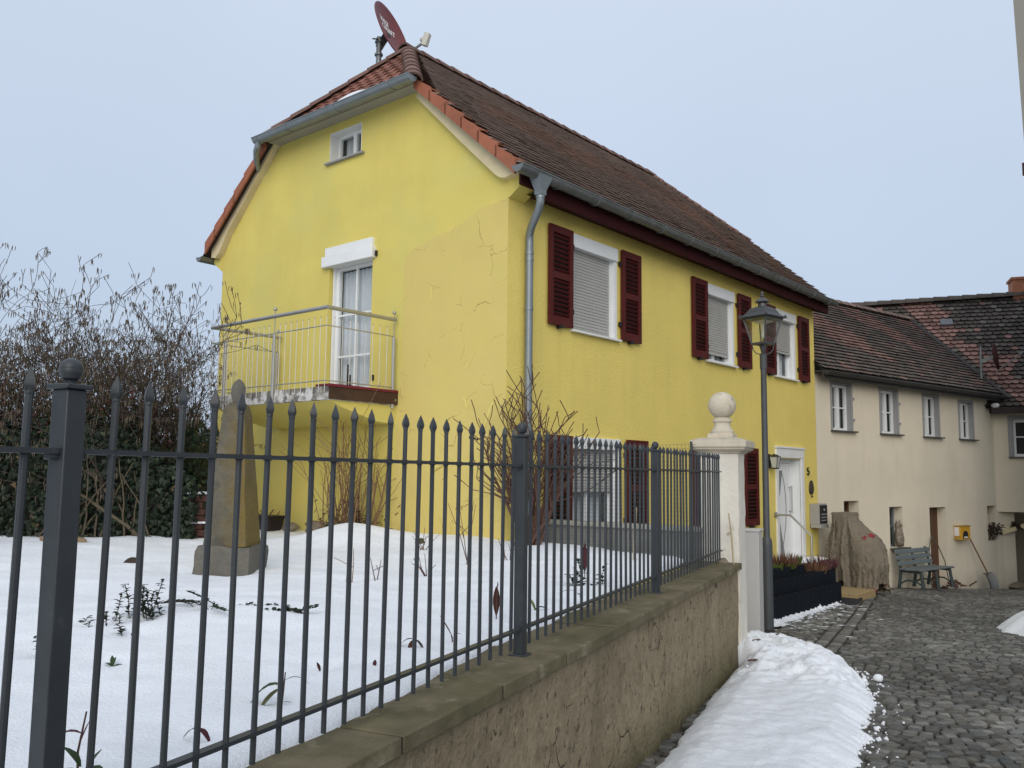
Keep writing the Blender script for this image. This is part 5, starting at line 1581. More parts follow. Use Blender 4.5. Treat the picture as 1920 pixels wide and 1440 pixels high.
# stick leaning on the pillar and a stone on the coping
mb = MB(); mb.tube([(0, 0, 0), (.02, .015, .25), (.05, .05, .52)], [.007, .009, .006], 6)
o = mb.build('wooden_stick', m_straw, None, org=(0, 0, 0)); p = TD(9.16, 1.66); o.location = (p.x, p.y, -.909); o.rotation_euler = (0, 0, TA_)
tag(o, 'thin pale wooden stick leaning against the white gate pillar', 'stick')
def rock(name, loc, r_, lab, cat, mat, seed, sq_=(1, 1, .7), group=None):
    m = MB(); m.ball((0, 0, r_ * .4), r_, 16)
    m.v = [(x * sq_[0] * (1 + .45 * fbm(x / r_ + seed, y / r_, z / r_)), y * sq_[1] * (1 + .45 * fbm(y / r_, z / r_ + seed, x / r_)), z * sq_[2] * (1 + .3 * fbm(z / r_, x / r_, y / r_ + seed))) for x, y, z in m.v]
    o = m.build(name, mat, None, org=(0, 0, 0), angle=50); o.location = loc
    return tag(o, lab, cat, group)
p = TD(9.22, 1.78); rock('rock', (p.x, p.y, -.91), .06, 'small brown stone on the coping at the foot of the gate pillar', 'stone', m_rock, 3.)

# ------------------------------------------------------------------ street lamp
p = TD(12.67, 1.83)
zg = stz(p.x, p.y)
la = thing('street_lamp', 'grey street lamp with four-sided glass lantern on a slender post', 'street lamp', (p.x, p.y, zg), R(-52))
mb = MB()
mb.tube([(0, 0, -.02), (0, 0, 1.12), (0, 0, 1.20), (0, 0, 1.25), (0, 0, 3.70)], [.076, .076, .07, .046, .041], 16)
mb.tube([(0, 0, 3.62), (0, 0, 3.84)], .05, 14)
mb.box(-.03, .03, -.071, -.06, .55, .75)
mb.build('post', m_lampiron, la)
lz = 3.97
mb = MB()
mb.lathe([(.030, 3.82), (.032, 3.88), (.05, lz - .03), (.05, lz)], (0, 0, 0), 12)
for k in range(4):
    a = R(45 + 90 * k)
    mb.tube([(.04 * math.cos(a), .04 * math.sin(a), 3.83), (.10 * math.cos(a), .10 * math.sin(a), 3.85), (.14 * math.cos(a), .14 * math.sin(a), 3.90), (.15 * math.cos(a), .15 * math.sin(a), lz)], .008, 6)
mb.frust(0, 0, lz, lz + .028, .118, .118, .122, .122)
for sx, sy in ((-1, -1), (1, -1), (1, 1), (-1, 1)):
    mb.bar((sx * .112, sy * .112, lz + .02), (sx * .19, sy * .19, lz + .375), .021, .021)
mb.frust(0, 0, lz + .365, lz + .385, .205, .205, .205, .205)
cage = mb.build('lantern_frame', m_lampiron, la)
mb = MB(); mb.frust(0, 0, lz + .03, lz + .365, .107, .107, .184, .184); mb.f = mb.f[2:]; mb.c = mb.c[2:]
mb.build('lantern_glass', m_glass_l, cage, smooth=False)
mb = MB()
prof = [(.245, .385), (.245, .402), (.225, .412), (.19, .43), (.165, .46), (.15, .49), (.125, .525), (.085, .545), (.062, .555)]
for (h0, z0), (h1, z1) in zip(prof, prof[1:]): mb.frust(0, 0, lz + z0, lz + z1, h0, h0, h1, h1)
rf = mb.build('lantern_roof', m_lampiron, la)
mb = MB(); mb.lathe([(.06, .55), (.06, .60), (.075, .61), (.105, .62), (.10, .632), (.06, .665), (.03, .69), (.022, .70), (.034, .71), (.03, .722), (.018, .73), (.026, .745), (.02, .762), (.004, .785)], (0, 0, lz), 18)
mb.build('lantern_finial', M('worn lamp cap', (.10, .10, .10), .4, .3, 12, metal=.4), rf)
mb = MB(); mb.tube([(0, 0, lz + .10), (0, 0, lz + .30)], .02, 8); mb.frust(0, 0, lz + .30, lz + .34, .03, .03, .12, .12); mb.build('bulb', M('lamp tube', (.55, .55, .5), .4, 0), la)
for sx, sy in ((-1, -1), (1, -1), (1, 1), (-1, 1)):
    mb = MB(); mb.ball((sx * .225, sy * .225, lz + .415), .018, 8); mb.build('corner_knob', m_lampiron, rf)

# ------------------------------------------------------------------ planting rings before the door, heather, step, mat
TR0, TR1 = Vector((3.60, 12.66, 0)), Vector((5.70, 15.55, 0))
rdir = (TR1 - TR0).normalized(); rnor = Vector((-rdir.y, rdir.x, 0)); ra_ = math.atan2(rdir.y, rdir.x)
ringm = {}
def ring_mesh(h):
    m = MB(); n = 14
    out = []; inn = []
    for k in range(n + 1):
        a = math.pi + math.pi * k / n
        rr = .118 + (.006 if k % 2 else -.004)
        out.append((rr * math.cos(a), rr * math.sin(a) * 1.05)); inn.append((.088 * math.cos(a), .088 * math.sin(a)))
    out = [(-.118, .1)] + out + [(.118, .1)]; inn = [(-.088, .1)] + inn + [(.088, .1)]
    q = len(out)
    V = [(x, y, 0) for x, y in out] + [(x, y, h) for x, y in out] + [(x, y, h) for x, y in inn] + [(x, y, h - .12) for x, y in inn]
    F = []
    for i in range(q - 1): F += [(i, i + 1, q + i + 1, q + i), (q + i, q + i + 1, 2 * q + i + 1, 2 * q + i), (2 * q + i, 2 * q + i + 1, 3 * q + i + 1, 3 * q + i)]
    F.append(tuple(3 * q + i for i in range(q))); F.append((0, q, 2 * q, 3 * q)); F.append((q - 1, 4 * q - 1, 3 * q - 1, 2 * q - 1))
    m.add(V, F)
    return m
tiers = [  # (start along row, end, setback, top z at start / end, height, words)
    (-.1, 3.9, 0.0, (-1.78, -1.86), .36, 'lowest row beside the street'),
    (.2, 4.35, .24, (-1.58, -1.69), .32, 'middle row, one step above the street row'),
    (.6, 3.45, .48, (-1.46, -1.555), .28, 'top row under the heather'),
]
for (a, b, sb_, (za, zb), h, words_) in tiers:
    proto = None
    n = int((b - a) / .242)
    for k in range(n):
        s = a + .242 * (k + .5)
        z = za + (zb - za) * (s - a) / (b - a) - h
        p = TR0 + rdir * s + rnor * sb_
        if proto is None: proto = ring_mesh(h).build('planting_ring', m_ring, None, org=(0, 0, 0), angle=50); o = proto
        else: o = proto.copy(); col.objects.link(o)
        if sb_ == 0: z = stz(p.x, p.y) - .01
        o.location = (p.x, p.y, z); o.rotation_euler = (0, 0, ra_ + rng.uniform(-.05, .05))
        tag(o, 'blue black ribbed concrete planting ring in the ' + words_, 'planter ring', 'planting rings, ' + words_.split(',')[0])
mb = MB()     # earth fill held by the rings
for (a, b, sb_, (za, zb), h, w_) in tiers:
    P = [TR0 + rdir * a + rnor * (sb_ + .05), TR0 + rdir * b + rnor * (sb_ + .05), TR0 + rdir * b + rnor * (sb_ + .5), TR0 + rdir * a + rnor * (sb_ + .5)]
    zz = [za - .05, zb - .05, zb - .05, za - .05]
    mb.add([(q.x, q.y, z - .6) for q, z in zip(P, zz)] + [(q.x, q.y, z) for q, z in zip(P, zz)], [(4, 5, 6, 7), (0, 1, 5, 4), (1, 2, 6, 5), (2, 3, 7, 6), (3, 0, 4, 7)])
tag(mb.build('planter_soil', m_soil, org=tuple(TR0 + Vector((0, 0, -1.8)))), kind='structure')
def heather(loc, seed, rad, h, tip, base, lab):
    m = MB(); r = random.Random(seed)
    for k in range(150):
        a, q = r.uniform(0, 6.283), math.sqrt(r.random()) * rad
        p = Vector((q * math.cos(a), q * math.sin(a) * .7, 0)); d = Vector((math.cos(a) * q / rad * .5, math.sin(a) * q / rad * .5, 1)).normalized()
        H = .85 * h * r.uniform(.4, 1.1); w = r.uniform(.007, .013)
        k_ = r.uniform(.6, 1.3)
        side = Vector((r.uniform(-1, 1), r.uniform(-1, 1), 0)).normalized() * w
        mid = p + d * H * .4
        cb_ = tuple(c * k_ for c in base); ct = tuple(c * k_ for c in tip)
        m.add([p - side * .6, p + side * .6, mid + side, mid - side], [(0, 1, 2, 3)], cb_)
        m.add([mid - side, mid + side, p + d * H], [(0, 1, 2)], ct)
        s2 = side.cross(Vector((0, 0, 1)))
        m.add([mid - s2, mid + s2, p + d * H], [(0, 1, 2)], ct)
    o = m.build('heather', m_leaf, None, org=(0, 0, 0), smooth=False); o.location = loc
    tag(o, lab, 'heather plant', 'heather in the planting rings')
def rp_(s, sb_, z): q = TR0 + rdir * s + rnor * sb_; return (q.x, q.y, z)
heather(rp_(1.2, .5, -1.53), 1, .20, .20, (.10, .028, .035), (.06, .07, .03), 'wine red heather clump at the left end of the top planter row')
heather(rp_(1.9, .55, -1.55), 2, .22, .15, (.10, .13, .03), (.05, .07, .02), 'low yellow green heather clump in the top planter row')
heather(rp_(2.5, .55, -1.57), 3, .24, .36, (.17, .085, .06), (.10, .12, .03), 'tall rosy brown heather clump left of the door in the top planter row')
heather(rp_(3.1, .58, -1.60), 4, .16, .30, (.12, .13, .04), (.06, .09, .02), 'olive green heather clump at the right end of the top planter row')
heather(rp_(3.5, .32, -1.72), 5, .22, .28, (.18, .095, .06), (.12, .09, .05), 'rust coloured heather clump in the middle planter row')
heather(rp_(3.85, .32, -1.73), 6, .2, .30, (.13, .06, .06), (.10, .05, .04), 'purple brown heather clump between rust and crimson ones in the middle planter row')
heather(rp_(4.2, .32, -1.74), 7, .22, .36, (.12, .04, .052), (.08, .06, .03), 'crimson heather clump at the right end of the middle planter row')
# thin line of snow left along the foot of the rings, spiky where it reaches between them
mb = MB()
def ridge_fn(i, j):
    s = -.1 + 3.9 * i / 170; f = j / 10
    ph = (s / .242) % 1.0
    spike = max(0.0, 1 - abs(ph - 0.0) * 4.5) + max(0.0, 1 - abs(ph - 1.0) * 4.5)
    wdt = (.42 - .24 * s / 4) * (1 + .5 * fbm(s * 3, 1.)) 
    y = .05 - wdt * f
    h = (.02 + .12 * spike * (.55 + .9 * noise.noise(Vector((s * 2.3, 0, 1))))) * (1 - f) ** 3 + .025 * (1 - f) + .02 * fbm(s * 7, f * 6, 2.) 
    p = TR0 + rdir * s + rnor * (y - .12)
    return (p.x, p.y, stz(p.x, p.y) - .012 + h)
mb.grid(170, 10, ridge_fn)
p = TR0 + rdir * 2
tag(mb.build('snow_ridge', m_bank, org=(p.x, p.y, stz(p.x, p.y)), angle=80), 'thin spiky line of snow along the foot of the dark planting rings', 'snow')
# melting patches between the setts
mb = MB(); r = random.Random(77)
for k in range(60):
    s, y = r.uniform(-.9, 3.4), -abs(r.gauss(.45, .32)) - .12
    p = TR0 + rdir * s + rnor * y; a = r.uniform(0, 3.1)
    L_, w = r.uniform(.04, .13), r.uniform(.012, .03)
    ring_ = []
    for q in range(10):
        th = 6.283 * q / 10; x_ = math.cos(th) * L_ * r.uniform(.7, 1.2); y_ = math.sin(th) * w * r.uniform(.7, 1.2)
        u_ = p + rdir * (x_ * math.cos(.9)) + rnor * (y_ - x_ * math.sin(.9) * .6); ring_.append((u_.x, u_.y, stz(u_.x, u_.y) + .006))
    mb.add(ring_ + [(p.x, p.y, stz(p.x, p.y) + .012)], [(q, (q + 1) % 10, 10) for q in range(10)])
tag(mb.build('thawing_snow', m_bank, angle=80), kind='stuff')
p = Vector((6.28, 16.55, 0)); zg = stz(p.x, p.y)
o = thing('wooden_step', 'low pale wooden step platform between planting rings and draped cover', 'step', (p.x, p.y, zg), HA)
for k in range(5):
    m = MB(); m.box(-.5, .5, -.42 + k * .168, -.42 + k * .168 + .16, .10, .135); m.build('board', m_pallet, o, bevel=.004)
m = MB(); m.box(-.5, .5, -.42, -.39, 0, .10); m.box(-.5, -.46, -.39, .41, 0, .1); m.box(.46, .5, -.39, .41, 0, .1); m.build('step_frame', m_pallet, o)
p = Vector((6.02, 15.75, 0)); zg = stz(p.x, p.y)
m = MB(); m.box(-.42, .45, -.22, .22, .0, .035)
o = m.build('door_mat', m_mat, None, org=(0, 0, 0), bevel=.01); o.location = (p.x, p.y, zg + .004); o.rotation_euler = (0, 0, HA + .2)
tag(o, 'flat black rubber mat lying on the cobbles before the wooden step', 'mat')

# ------------------------------------------------------------------ draped winter cover: cloth dropped over a bulky form, then frozen
bc = CW(.02, -.70, 0); zg = stz(bc.x, bc.y)
cv = thing('winter_cover', 'bulky object draped in a taupe winter fleece with red printed stars', 'draped cover', (bc.x, bc.y, zg + .03), CA)
def drape():
    helpers = []
    def collider(V, F):
        me = bpy.data.meshes.new('form'); me.from_pydata(V, [], F)
        o = bpy.data.objects.new('form', me); col.objects.link(o)
        o.modifiers.new('collision', 'COLLISION'); o.collision.thickness_outer = .012; o.collision.cloth_friction = 12
        helpers.append(o)
    for x0, x1, y0, y1, z0, z1 in ((-.26, .30, -.08, .26, .1, 1.47), (.22, .52, -.3, .1, .1, .92), (-3, 3, -3, 3, -.2, 0)):
        m = MB(); m.box(x0, x1, y0, y1, z0, z1); collider(m.v, m.f)
    m = MB(); m.ball((0, 0, 0), .45, 22); collider([(x * 1.0 + .08, y * .85 - .46, z * 1.1 + .62) for x, y, z in m.v], m.f)
    n = 112; r = random.Random(4); V = []
    for j in range(n + 1):
        for i in range(n + 1): V.append((-1.38 + 2.76 * i / n, -1.5 + 2.9 * j / n - .05, 1.56 + .03 * r.random()))
    F = [(j * (n + 1) + i, j * (n + 1) + i + 1, (j + 1) * (n + 1) + i + 1, (j + 1) * (n + 1) + i) for j in range(n) for i in range(n)]
    me = bpy.data.meshes.new('sheet'); me.from_pydata(V, [], F)
    o = bpy.data.objects.new('sheet', me); col.objects.link(o)
    md = o.modifiers.new('cloth', 'CLOTH'); st = md.settings
    st.quality = 5; st.mass = .25; st.tension_stiffness = 12; st.compression_stiffness = 12; st.shear_stiffness = 4; st.bending_stiffness = .04; st.shrink_min = -.06; st.air_damping = 1.5
    md.collision_settings.distance_min = .012; md.collision_settings.collision_quality = 3
    md.point_cache.frame_start = 1; md.point_cache.frame_end = 75
    for f in range(1, 76): sc.frame_set(f)
    m2 = bpy.data.meshes.new_from_object(o.evaluated_get(bpy.context.evaluated_depsgraph_get()))
    V = [tuple(v.co) for v in m2.vertices]
    for h in helpers + [o]: bpy.data.objects.remove(h)
    bpy.data.meshes.remove(m2)
    sc.frame_set(1)
    return V, F
CV, CF = drape()
def gather(x, y, z):
    k = lerp_tab([(0, .97), (.14, .9), (.30, .92), (.55, 1.02), (.8, 1.02), (1.1, 1.0), (1.6, 1.0)], z) * (1 + .05 * fbm(x * 2.5, y * 2.5, z * 2.5, 3))
    return (x * k * .80, ((y + .2) * k - .2) * .80, max(0, z) * 1.03)
CV = [gather(*p) for p in CV]
mb = MB(); mb.add(CV, CF)
body = mb.build('fleece', m_tarp, cv, angle=50)
r = random.Random(15)
cpts = [Vector(p) for p in CV]
def star(target, rad):
    best = min(range(len(CF)), key=lambda k: (sum((cpts[i] for i in CF[k]), Vector()) / 4 - Vector(target)).length)
    a, b_, c_, d_ = [cpts[i] for i in CF[best]]
    nrm = (c_ - a).cross(d_ - b_).normalized(); pt = (a + b_ + c_ + d_) / 4
    if nrm.dot(pt - Vector((0, .05, .6))) < 0: nrm = -nrm
    sx = Vector((0, 0, 1)).cross(nrm).normalized(); sy = nrm.cross(sx); n = 10
    mb = MB()
    ring_ = [pt + nrm * .012 + (sx * math.cos(6.283 * k / n) + sy * math.sin(6.283 * k / n)) * rad * (1 if k % 2 == 0 else .45) * r.uniform(.7, 1.2) for k in range(n)]
    mb.add(ring_ + [pt + nrm * .018], [(k, (k + 1) % n, n) for k in range(n)])
    mb.build('red_star', m_red, cv, smooth=False)
for tg, s in (((-.26, -.5, 1.17), .045), ((-.2, -.5, 1.16), .035), ((-.04, -.5, 1.13), .08), ((.02, -.5, 1.09), .055), ((.16, -.5, .95), .065), ((.19, -.5, .88), .055), ((.18, -.5, .80), .045), ((-.3, -.7, .14), .05), ((.1, -.7, .14), .07), ((.22, -.6, .16), .05)):
    star(tg, s)
mb = MB(); mb.box(.02, .12, -.5, -.3, -.03, .05); mb.build('foot', M('dark foot', (.04, .025, .02), .8, .2), cv)

# ------------------------------------------------------------------ obelisk
p = Vector((-2.42, 7.62, 0)); zb = -.88
ob = thing('obelisk', 'weathered sandstone obelisk with yellow lichen and an egg-shaped finial in the snow', 'obelisk', (p.x, p.y, zb), R(-3))
mb = MB()
def add_x_layer(m, c, x0, x1, amount):
    # lichen that has grown over one side of the stone
    nt = m.node_tree; N = nt.nodes; L = nt.links; bs = N['Principled BSDF']
    src = bs.inputs['Base Color'].links[0].from_socket
    tc = N.new('ShaderNodeTexCoord'); sp = N.new('ShaderNodeSeparateXYZ'); L.new(tc.outputs['Object'], sp.inputs[0])
    no = N.new('ShaderNodeTexNoise'); no.inputs['Scale'].default_value = 5; no.inputs['Detail'].default_value = 7; no.inputs['Roughness'].default_value = .7; L.new(tc.outputs['Object'], no.inputs['Vector'])
    ad = N.new('ShaderNodeMath'); ad.operation = 'MULTIPLY_ADD'; ad.inputs[1].default_value = .6; L.new(no.outputs['Fac'], ad.inputs[0]); L.new(sp.outputs['X'], ad.inputs[2])
    mr = N.new('ShaderNodeMapRange'); mr.inputs['From Min'].default_value = x0 + .3; mr.inputs['From Max'].default_value = x1 + .3; mr.inputs['To Max'].default_value = amount; L.new(ad.outputs[0], mr.inputs['Value'])
    mx = N.new('ShaderNodeMix'); mx.data_type = 'RGBA'; L.new(mr.outputs['Result'], mx.inputs['Factor']); L.new(src, mx.inputs['A']); mx.inputs['B'].default_value = (*c, 1)
    L.new(mx.outputs['Result'], bs.inputs['Base Color'])
def irregular(mb, amp, fr): mb.v = [(x + amp * fbm(x * fr, y * fr, z * fr, 3), y + amp * fbm(y * fr + 5, z * fr, x * fr, 3), z + amp * .6 * fbm(z * fr, x * fr + 3, y * fr, 3)) for x, y, z in mb.v]
def sq_tower(mb, levels, n=8):
    b = len(mb.v); m = 4 * n
    for z, h in levels:
        for k in range(m):
            f = k / n; e_ = int(f) % 4; g = f - int(f)
            c_ = [(-1, -1), (1, -1), (1, 1), (-1, 1)]
            x = c_[e_][0] + (c_[(e_ + 1) % 4][0] - c_[e_][0]) * g; y = c_[e_][1] + (c_[(e_ + 1) % 4][1] - c_[e_][1]) * g
            q = .97 if g < .01 else 1
            mb.v.append((x * h * q, y * h * q, z))
    for i in range(len(levels) - 1):
        for k in range(m):
            mb.f.append((b + i * m + k, b + i * m + (k + 1) % m, b + (i + 1) * m + (k + 1) % m, b + (i + 1) * m + k)); mb.c.append((1, 1, 1))
    mb.f.append(tuple(b + (len(levels) - 1) * m + k for k in range(m))); mb.c.append((1, 1, 1))
sq_tower(mb, [(-.1, .243), (0, .245), (.08, .243), (.16, .243), (.20, .238), (.235, .215)])
irregular(mb, .022, 6)
mb.build('plinth', m_ob, ob, angle=30)
m_obs = M('obelisk shaft stone', (.135, .122, .095), .95, .25, 9, 1.0, 46, .02, spots=(((.085, .082, .066), 7, .5, .66, .8), ((.30, .29, .25), 24, .64, .70, .75)), spec=.2)
add_x_layer(m_obs, (.20, .135, .026), -.08, .16, .72)
mb = MB()
sq_tower(mb, [(.232, .194)] + [(.232 + 1.19 * k / 14, .194 - .098 * k / 14) for k in range(1, 14)] + [(1.40, .095), (1.45, .078), (1.475, .05)])
irregular(mb, .008, 8)
mb.build('shaft', m_obs, ob, angle=30)
mb = MB(); mb.lathe([(.04, 1.46), (.05, 1.485), (.058, 1.52), (.064, 1.56), (.06, 1.61), (.045, 1.65), (.022, 1.675), (.002, 1.685)], (0, 0, 0), 18); irregular(mb, .006, 14)
mb.build('finial', m_ob, ob, angle=80)

# planter trough, rocks at the gable, brick pier
p = HW(-.28, 4.42, 0)
o = thing('planter_trough', 'dark brown planter trough standing in the snow before the yellow gable', 'planter', (p.x, p.y, -.84), HA + R(90))
mb = MB(); mb.frust(0, 0, -.05, .17, .24, .11, .29, .14); mb.frust(0, 0, .165, .185, .305, .155, .305, .155); mb.f = [f for f in mb.f]; mb.build('trough', M('dark planter', (.022, .015, .014), .5, .2), o, bevel=.01)
mb = MB(); r = random.Random(5)
for k in range(14):
    a = Vector((r.uniform(-.25, .25), r.uniform(-.1, .1), .18)); mb.tube([a, a + Vector((r.uniform(-.06, .06), r.uniform(-.06, .06), r.uniform(.02, .09)))], .005, 4)
mb.build('dry_stem', m_twig, o)
for (u, v, r_, lab, sd) in ((-.2, 3.92, .085, 'pale stone beside the dark planter trough at the gable', 1.), (-.15, 3.35, .13, 'mossy flat boulder at the foot of the gable left of the bush', 5.), (-.12, 1.75, .07, 'dark stone at the foot of the gable right of the cut bush', 9.)):
    q = HW(u, v, -.84); rock('stone', q, r_, lab, 'stone', m_rock, sd, (1.4, 1, .8))
p = Vector((-.98, 10.05, 0)); rock('stone', (-1.02, 9.85, snz(-1.02, 9.85) - .01), .06, 'mossy dark stone breaking through the snow in front of the cut bush', 'stone', M('mossy stone', (.06, .06, .03), .95, .4, 14, .5, 40), 2.)
for x, y, lab, sd in ((-5.25, 10.05, 'pale brown stone on the snow before the hedge, just left of the near fence post', 6.), (-5.0, 10.02, 'flat pale brown stone on the snow before the hedge, right of the near fence post', 8.)):
    rock('stone', (x, y, snz(x, y)), .075, lab, 'stone', M('tan stone', (.24, .17, .10), .9, .2, 6), sd, (1.9, 1, .6))
rock('earth_clump', (-3.52, 8.2, snz(-3.52, 8.2) - .01), .055, 'small dark brown clump of earth lying on the snow left of the obelisk', 'clump', m_soil, 4., (1.5, 1, .7))
o = thing('brick_pier', 'low broken brick pier with snow ledges at the right end of the ivy hedge', 'brick pier', (-3.98, 10.95, -.9), R(8))
mb = MB()
for k in range(7): mb.box(-.22 + .02 * (k % 2), .2 - .03 * (k % 3), -.18, .18, k * .085, k * .085 + .078)
mb.build('brick_course', m_brick, o, bevel=.006)
mb = MB(); mb.box(-.2, .2, -.2, .2, .60, .63); mb.box(-.1, .22, -.2, -.18, .24, .265); mb.build('snow_ledge', m_bank, o, bevel=.01)

# ------------------------------------------------------------------ ivy hedge
def ivy_leaf(m, p, n, s, r, c):
    n = Vector(n).normalized(); dn = Vector((r.uniform(-.5, .5), r.uniform(-.5, .5), -1)); a = (dn - n * dn.dot(n))
    if a.length < 1e-3: a = Vector((1, 0, 0))
    a.normalize(); b_ = n.cross(a)
    sh = [(0, -.35), (.42, -.5), (.62, -.12), (.36, .12), (.0, .75), (-.36, .12), (-.62, -.12), (-.42, -.5)]
    m.add([p + (b_ * x + a * y) * s + n * (.12 * s * abs(x)) * -1 for x, y in sh], [(0, 1, 2, 3), (0, 3, 4, 5), (0, 5, 6, 7)], c)
hg = thing('ivy_hedge', 'dense dark ivy covered hedge behind the snowy garden left of the yellow house', 'hedge', (-6.3, 10.9, -.9), R(4))
def top_h(x):      # local x along the hedge
    return 1.42 + .18 * fbm(x * .8, 0, 2.) + .12 * fbm(x * 3, 1., 2.) - .62 * smoothstep(1.3, 2.4, x)
mb = MB()
def core(i, j):
    x = -4.2 + 6.5 * i / 60; a = math.pi * j / 12
    h = top_h(x) * .93; d = .34
    n_ = 1 + .18 * fbm(x * 3, a * 2, 1.)
    return (x, -math.cos(a) * d * n_, max(-.05, h * math.sin(a) ** .35 * n_ * (1 if 0 < j < 12 else 0)))
mb.grid(60, 12, core)
mb.build('core', M('hedge shade core', (.012, .013, .008), 1, .4, 10), hg)  # near-black hull, painted as the shade deep inside the ivy
mb = MB(); r = random.Random(51)
for k in range(15000):
    x = r.uniform(-4.3, 2.42); h = top_h(x)
    u_ = r.random()
    if u_ < .68: p = Vector((x, -.38 + r.gauss(0, .07) + .1 * fbm(x * 2, 3.), r.uniform(0, 1) * h)); n_ = Vector((r.gauss(0, .55), -1, r.gauss(.35, .5)))
    elif u_ < .9: p = Vector((x, r.uniform(-.35, .4), h + r.gauss(0, .07))); n_ = Vector((r.gauss(0, .5), r.gauss(-.3, .5), 1))
    else: p = Vector((2.32 + r.gauss(0, .1), r.uniform(-.35, .35), r.uniform(.15, 1) * h)); n_ = Vector((1, r.gauss(-.4, .5), r.gauss(.2, .5)))
    k_ = r.uniform(.5, 1.5); c_ = (.010 * k_, .019 * k_, .008 * k_)
    v = r.random()
    if v < .10: c_ = (.028 * k_, .04 * k_, .016 * k_)
    if v < .015: c_ = (.16 * k_, .10 * k_, .05 * k_)
    ivy_leaf(mb, p, n_, r.uniform(.03, .062), r, c_)
mb.build('foliage', m_ivy, hg, smooth=False)
mb = MB()
for k in range(10):    # pale stems growing out of its foot
    x = r.uniform(.5, 2.1); p = Vector((x, -.45, 0)); d = Vector((r.uniform(-.5, .5), r.uniform(-.25, 0), 1)).normalized(); pts = [p]
    for q in range(6):
        d = (d + Vector((r.uniform(-.2, .2), r.uniform(-.1, .1), r.uniform(-.1, .15)))).normalized(); pts.append(pts[-1] + d * r.uniform(.12, .2))
    mb.tube(pts, [.014 - .0015 * i for i in range(7)], 5, False)
mb.tube([(1.9, -.46, 0), (1.66, -.5, .22), (1.35, -.5, .42), (1.05, -.48, .62), (.88, -.46, .85)], [.024, .022, .022, .018, .012], 7)
mb.build('stem', M('pale stem', (.10, .078, .048), .85, .2, 20), hg)

# ------------------------------------------------------------------ bare shrubs
def grow(m, p, d, L, rad, lvl, r, prm, cat=None):
    n = max(2, int(L / prm['seg'])); pts = [p]; rs = [rad]
    tips = []
    for k in range(n):
        if pts[-1].x > prm.get('xmax', 99): break
        d = (d + Vector((r.gauss(0, prm['wob']), r.gauss(0, prm['wob']), r.gauss(0, prm['wob']) + prm['up']))).normalized()
        if pts[-1].x + d.x * L / n > prm.get('xmax', 99): break
        pts.append(pts[-1] + d * (L / n)); rs.append(max(prm['rmin'], rad * (1 - .75 * (k + 1) / n)))
        if lvl > 0 and k >= prm.get('start', 1) and r.random() < prm['br']:
            for q in range(r.choice(prm.get('nb', (1, 1, 2)))):
                a = Vector((r.gauss(0, 1), r.gauss(0, 1), r.gauss(0, .6) + .3)); a = (a - d * a.dot(d))
                if a.length < 1e-3: continue
                dd = (d * .75 + a.normalized() * r.uniform(.5, 1.0)).normalized()
                grow(m, pts[-1], dd, L * r.uniform(.28, .6), rs[-1] * .72, lvl - 1, r, prm, cat)
        if cat is not None and lvl <= 1 and r.random() < prm['cat']: cat.append(Vector(pts[-1]))
    if len(pts) < 2: return
    m.tube(pts, rs, 5 if rad > .012 else 3, False)
    if cat is not None and r.random() < .8: cat.append(Vector(pts[-1]))
hzp = dict(seg=.14, wob=.13, up=.02, rmin=.0036, br=.72, start=2, cat=.36, nb=(1, 1, 2, 2))
def hazel(x, y, zb, seed, nst, Ls, lab, lean=0.0, xmax=9):
    hz = dict(hzp, xmax=xmax)
    t = thing('hazel_shrub', lab, 'shrub', (x, y, zb), 0, 'bare hazel shrubs with hanging catkins')
    r = random.Random(seed); m = MB(); cat = []
    for k in range(nst):
        a = 6.283 * k / nst + r.uniform(-.4, .4); sp = r.uniform(.18, .75)
        d = Vector((math.cos(a) * sp + lean, math.sin(a) * sp, 1)).normalized()
        grow(m, Vector((math.cos(a) * .15, math.sin(a) * .15, 0)), d, r.uniform(*Ls), .03, 3, r, hz, cat)
    m.build('branch', m_bark, t, angle=80)
    c = MB()
    for p in cat:
        for q in range(r.choice((1, 1, 2, 3))):
            b_ = p + Vector((r.gauss(0, .02), r.gauss(0, .02), -.005)); L = r.uniform(.045, .085); w = r.uniform(.0045, .0065)
            e_ = b_ + Vector((r.gauss(0, .006), r.gauss(0, .006), -L))
            c.tube([b_, b_ + (e_ - b_) * .3, e_], [.0012, w, w * .5], 4, False)
    c.build('catkin', m_catkin, t, angle=80)
    return t
hazel(-6.3, 11.6, -.95, 101, 14, (1.8, 2.55), 'tallest bare hazel shrub with hanging catkins behind the near fence post')
hazel(-7.4, 11.9, -.95, 102, 12, (1.6, 2.2), 'bare catkin hazel shrub at the left edge behind the ivy hedge')
hazel(-5.4, 11.7, -.95, 103, 13, (1.7, 2.4), 'lower bare hazel shrub with catkins in the middle of the row behind the hedge', 0, .8)
hazel(-4.9, 12.3, -.95, 104, 14, (1.6, 2.3), 'bare hazel shrub with catkins reaching towards the corner of the yellow house', .0, .5)
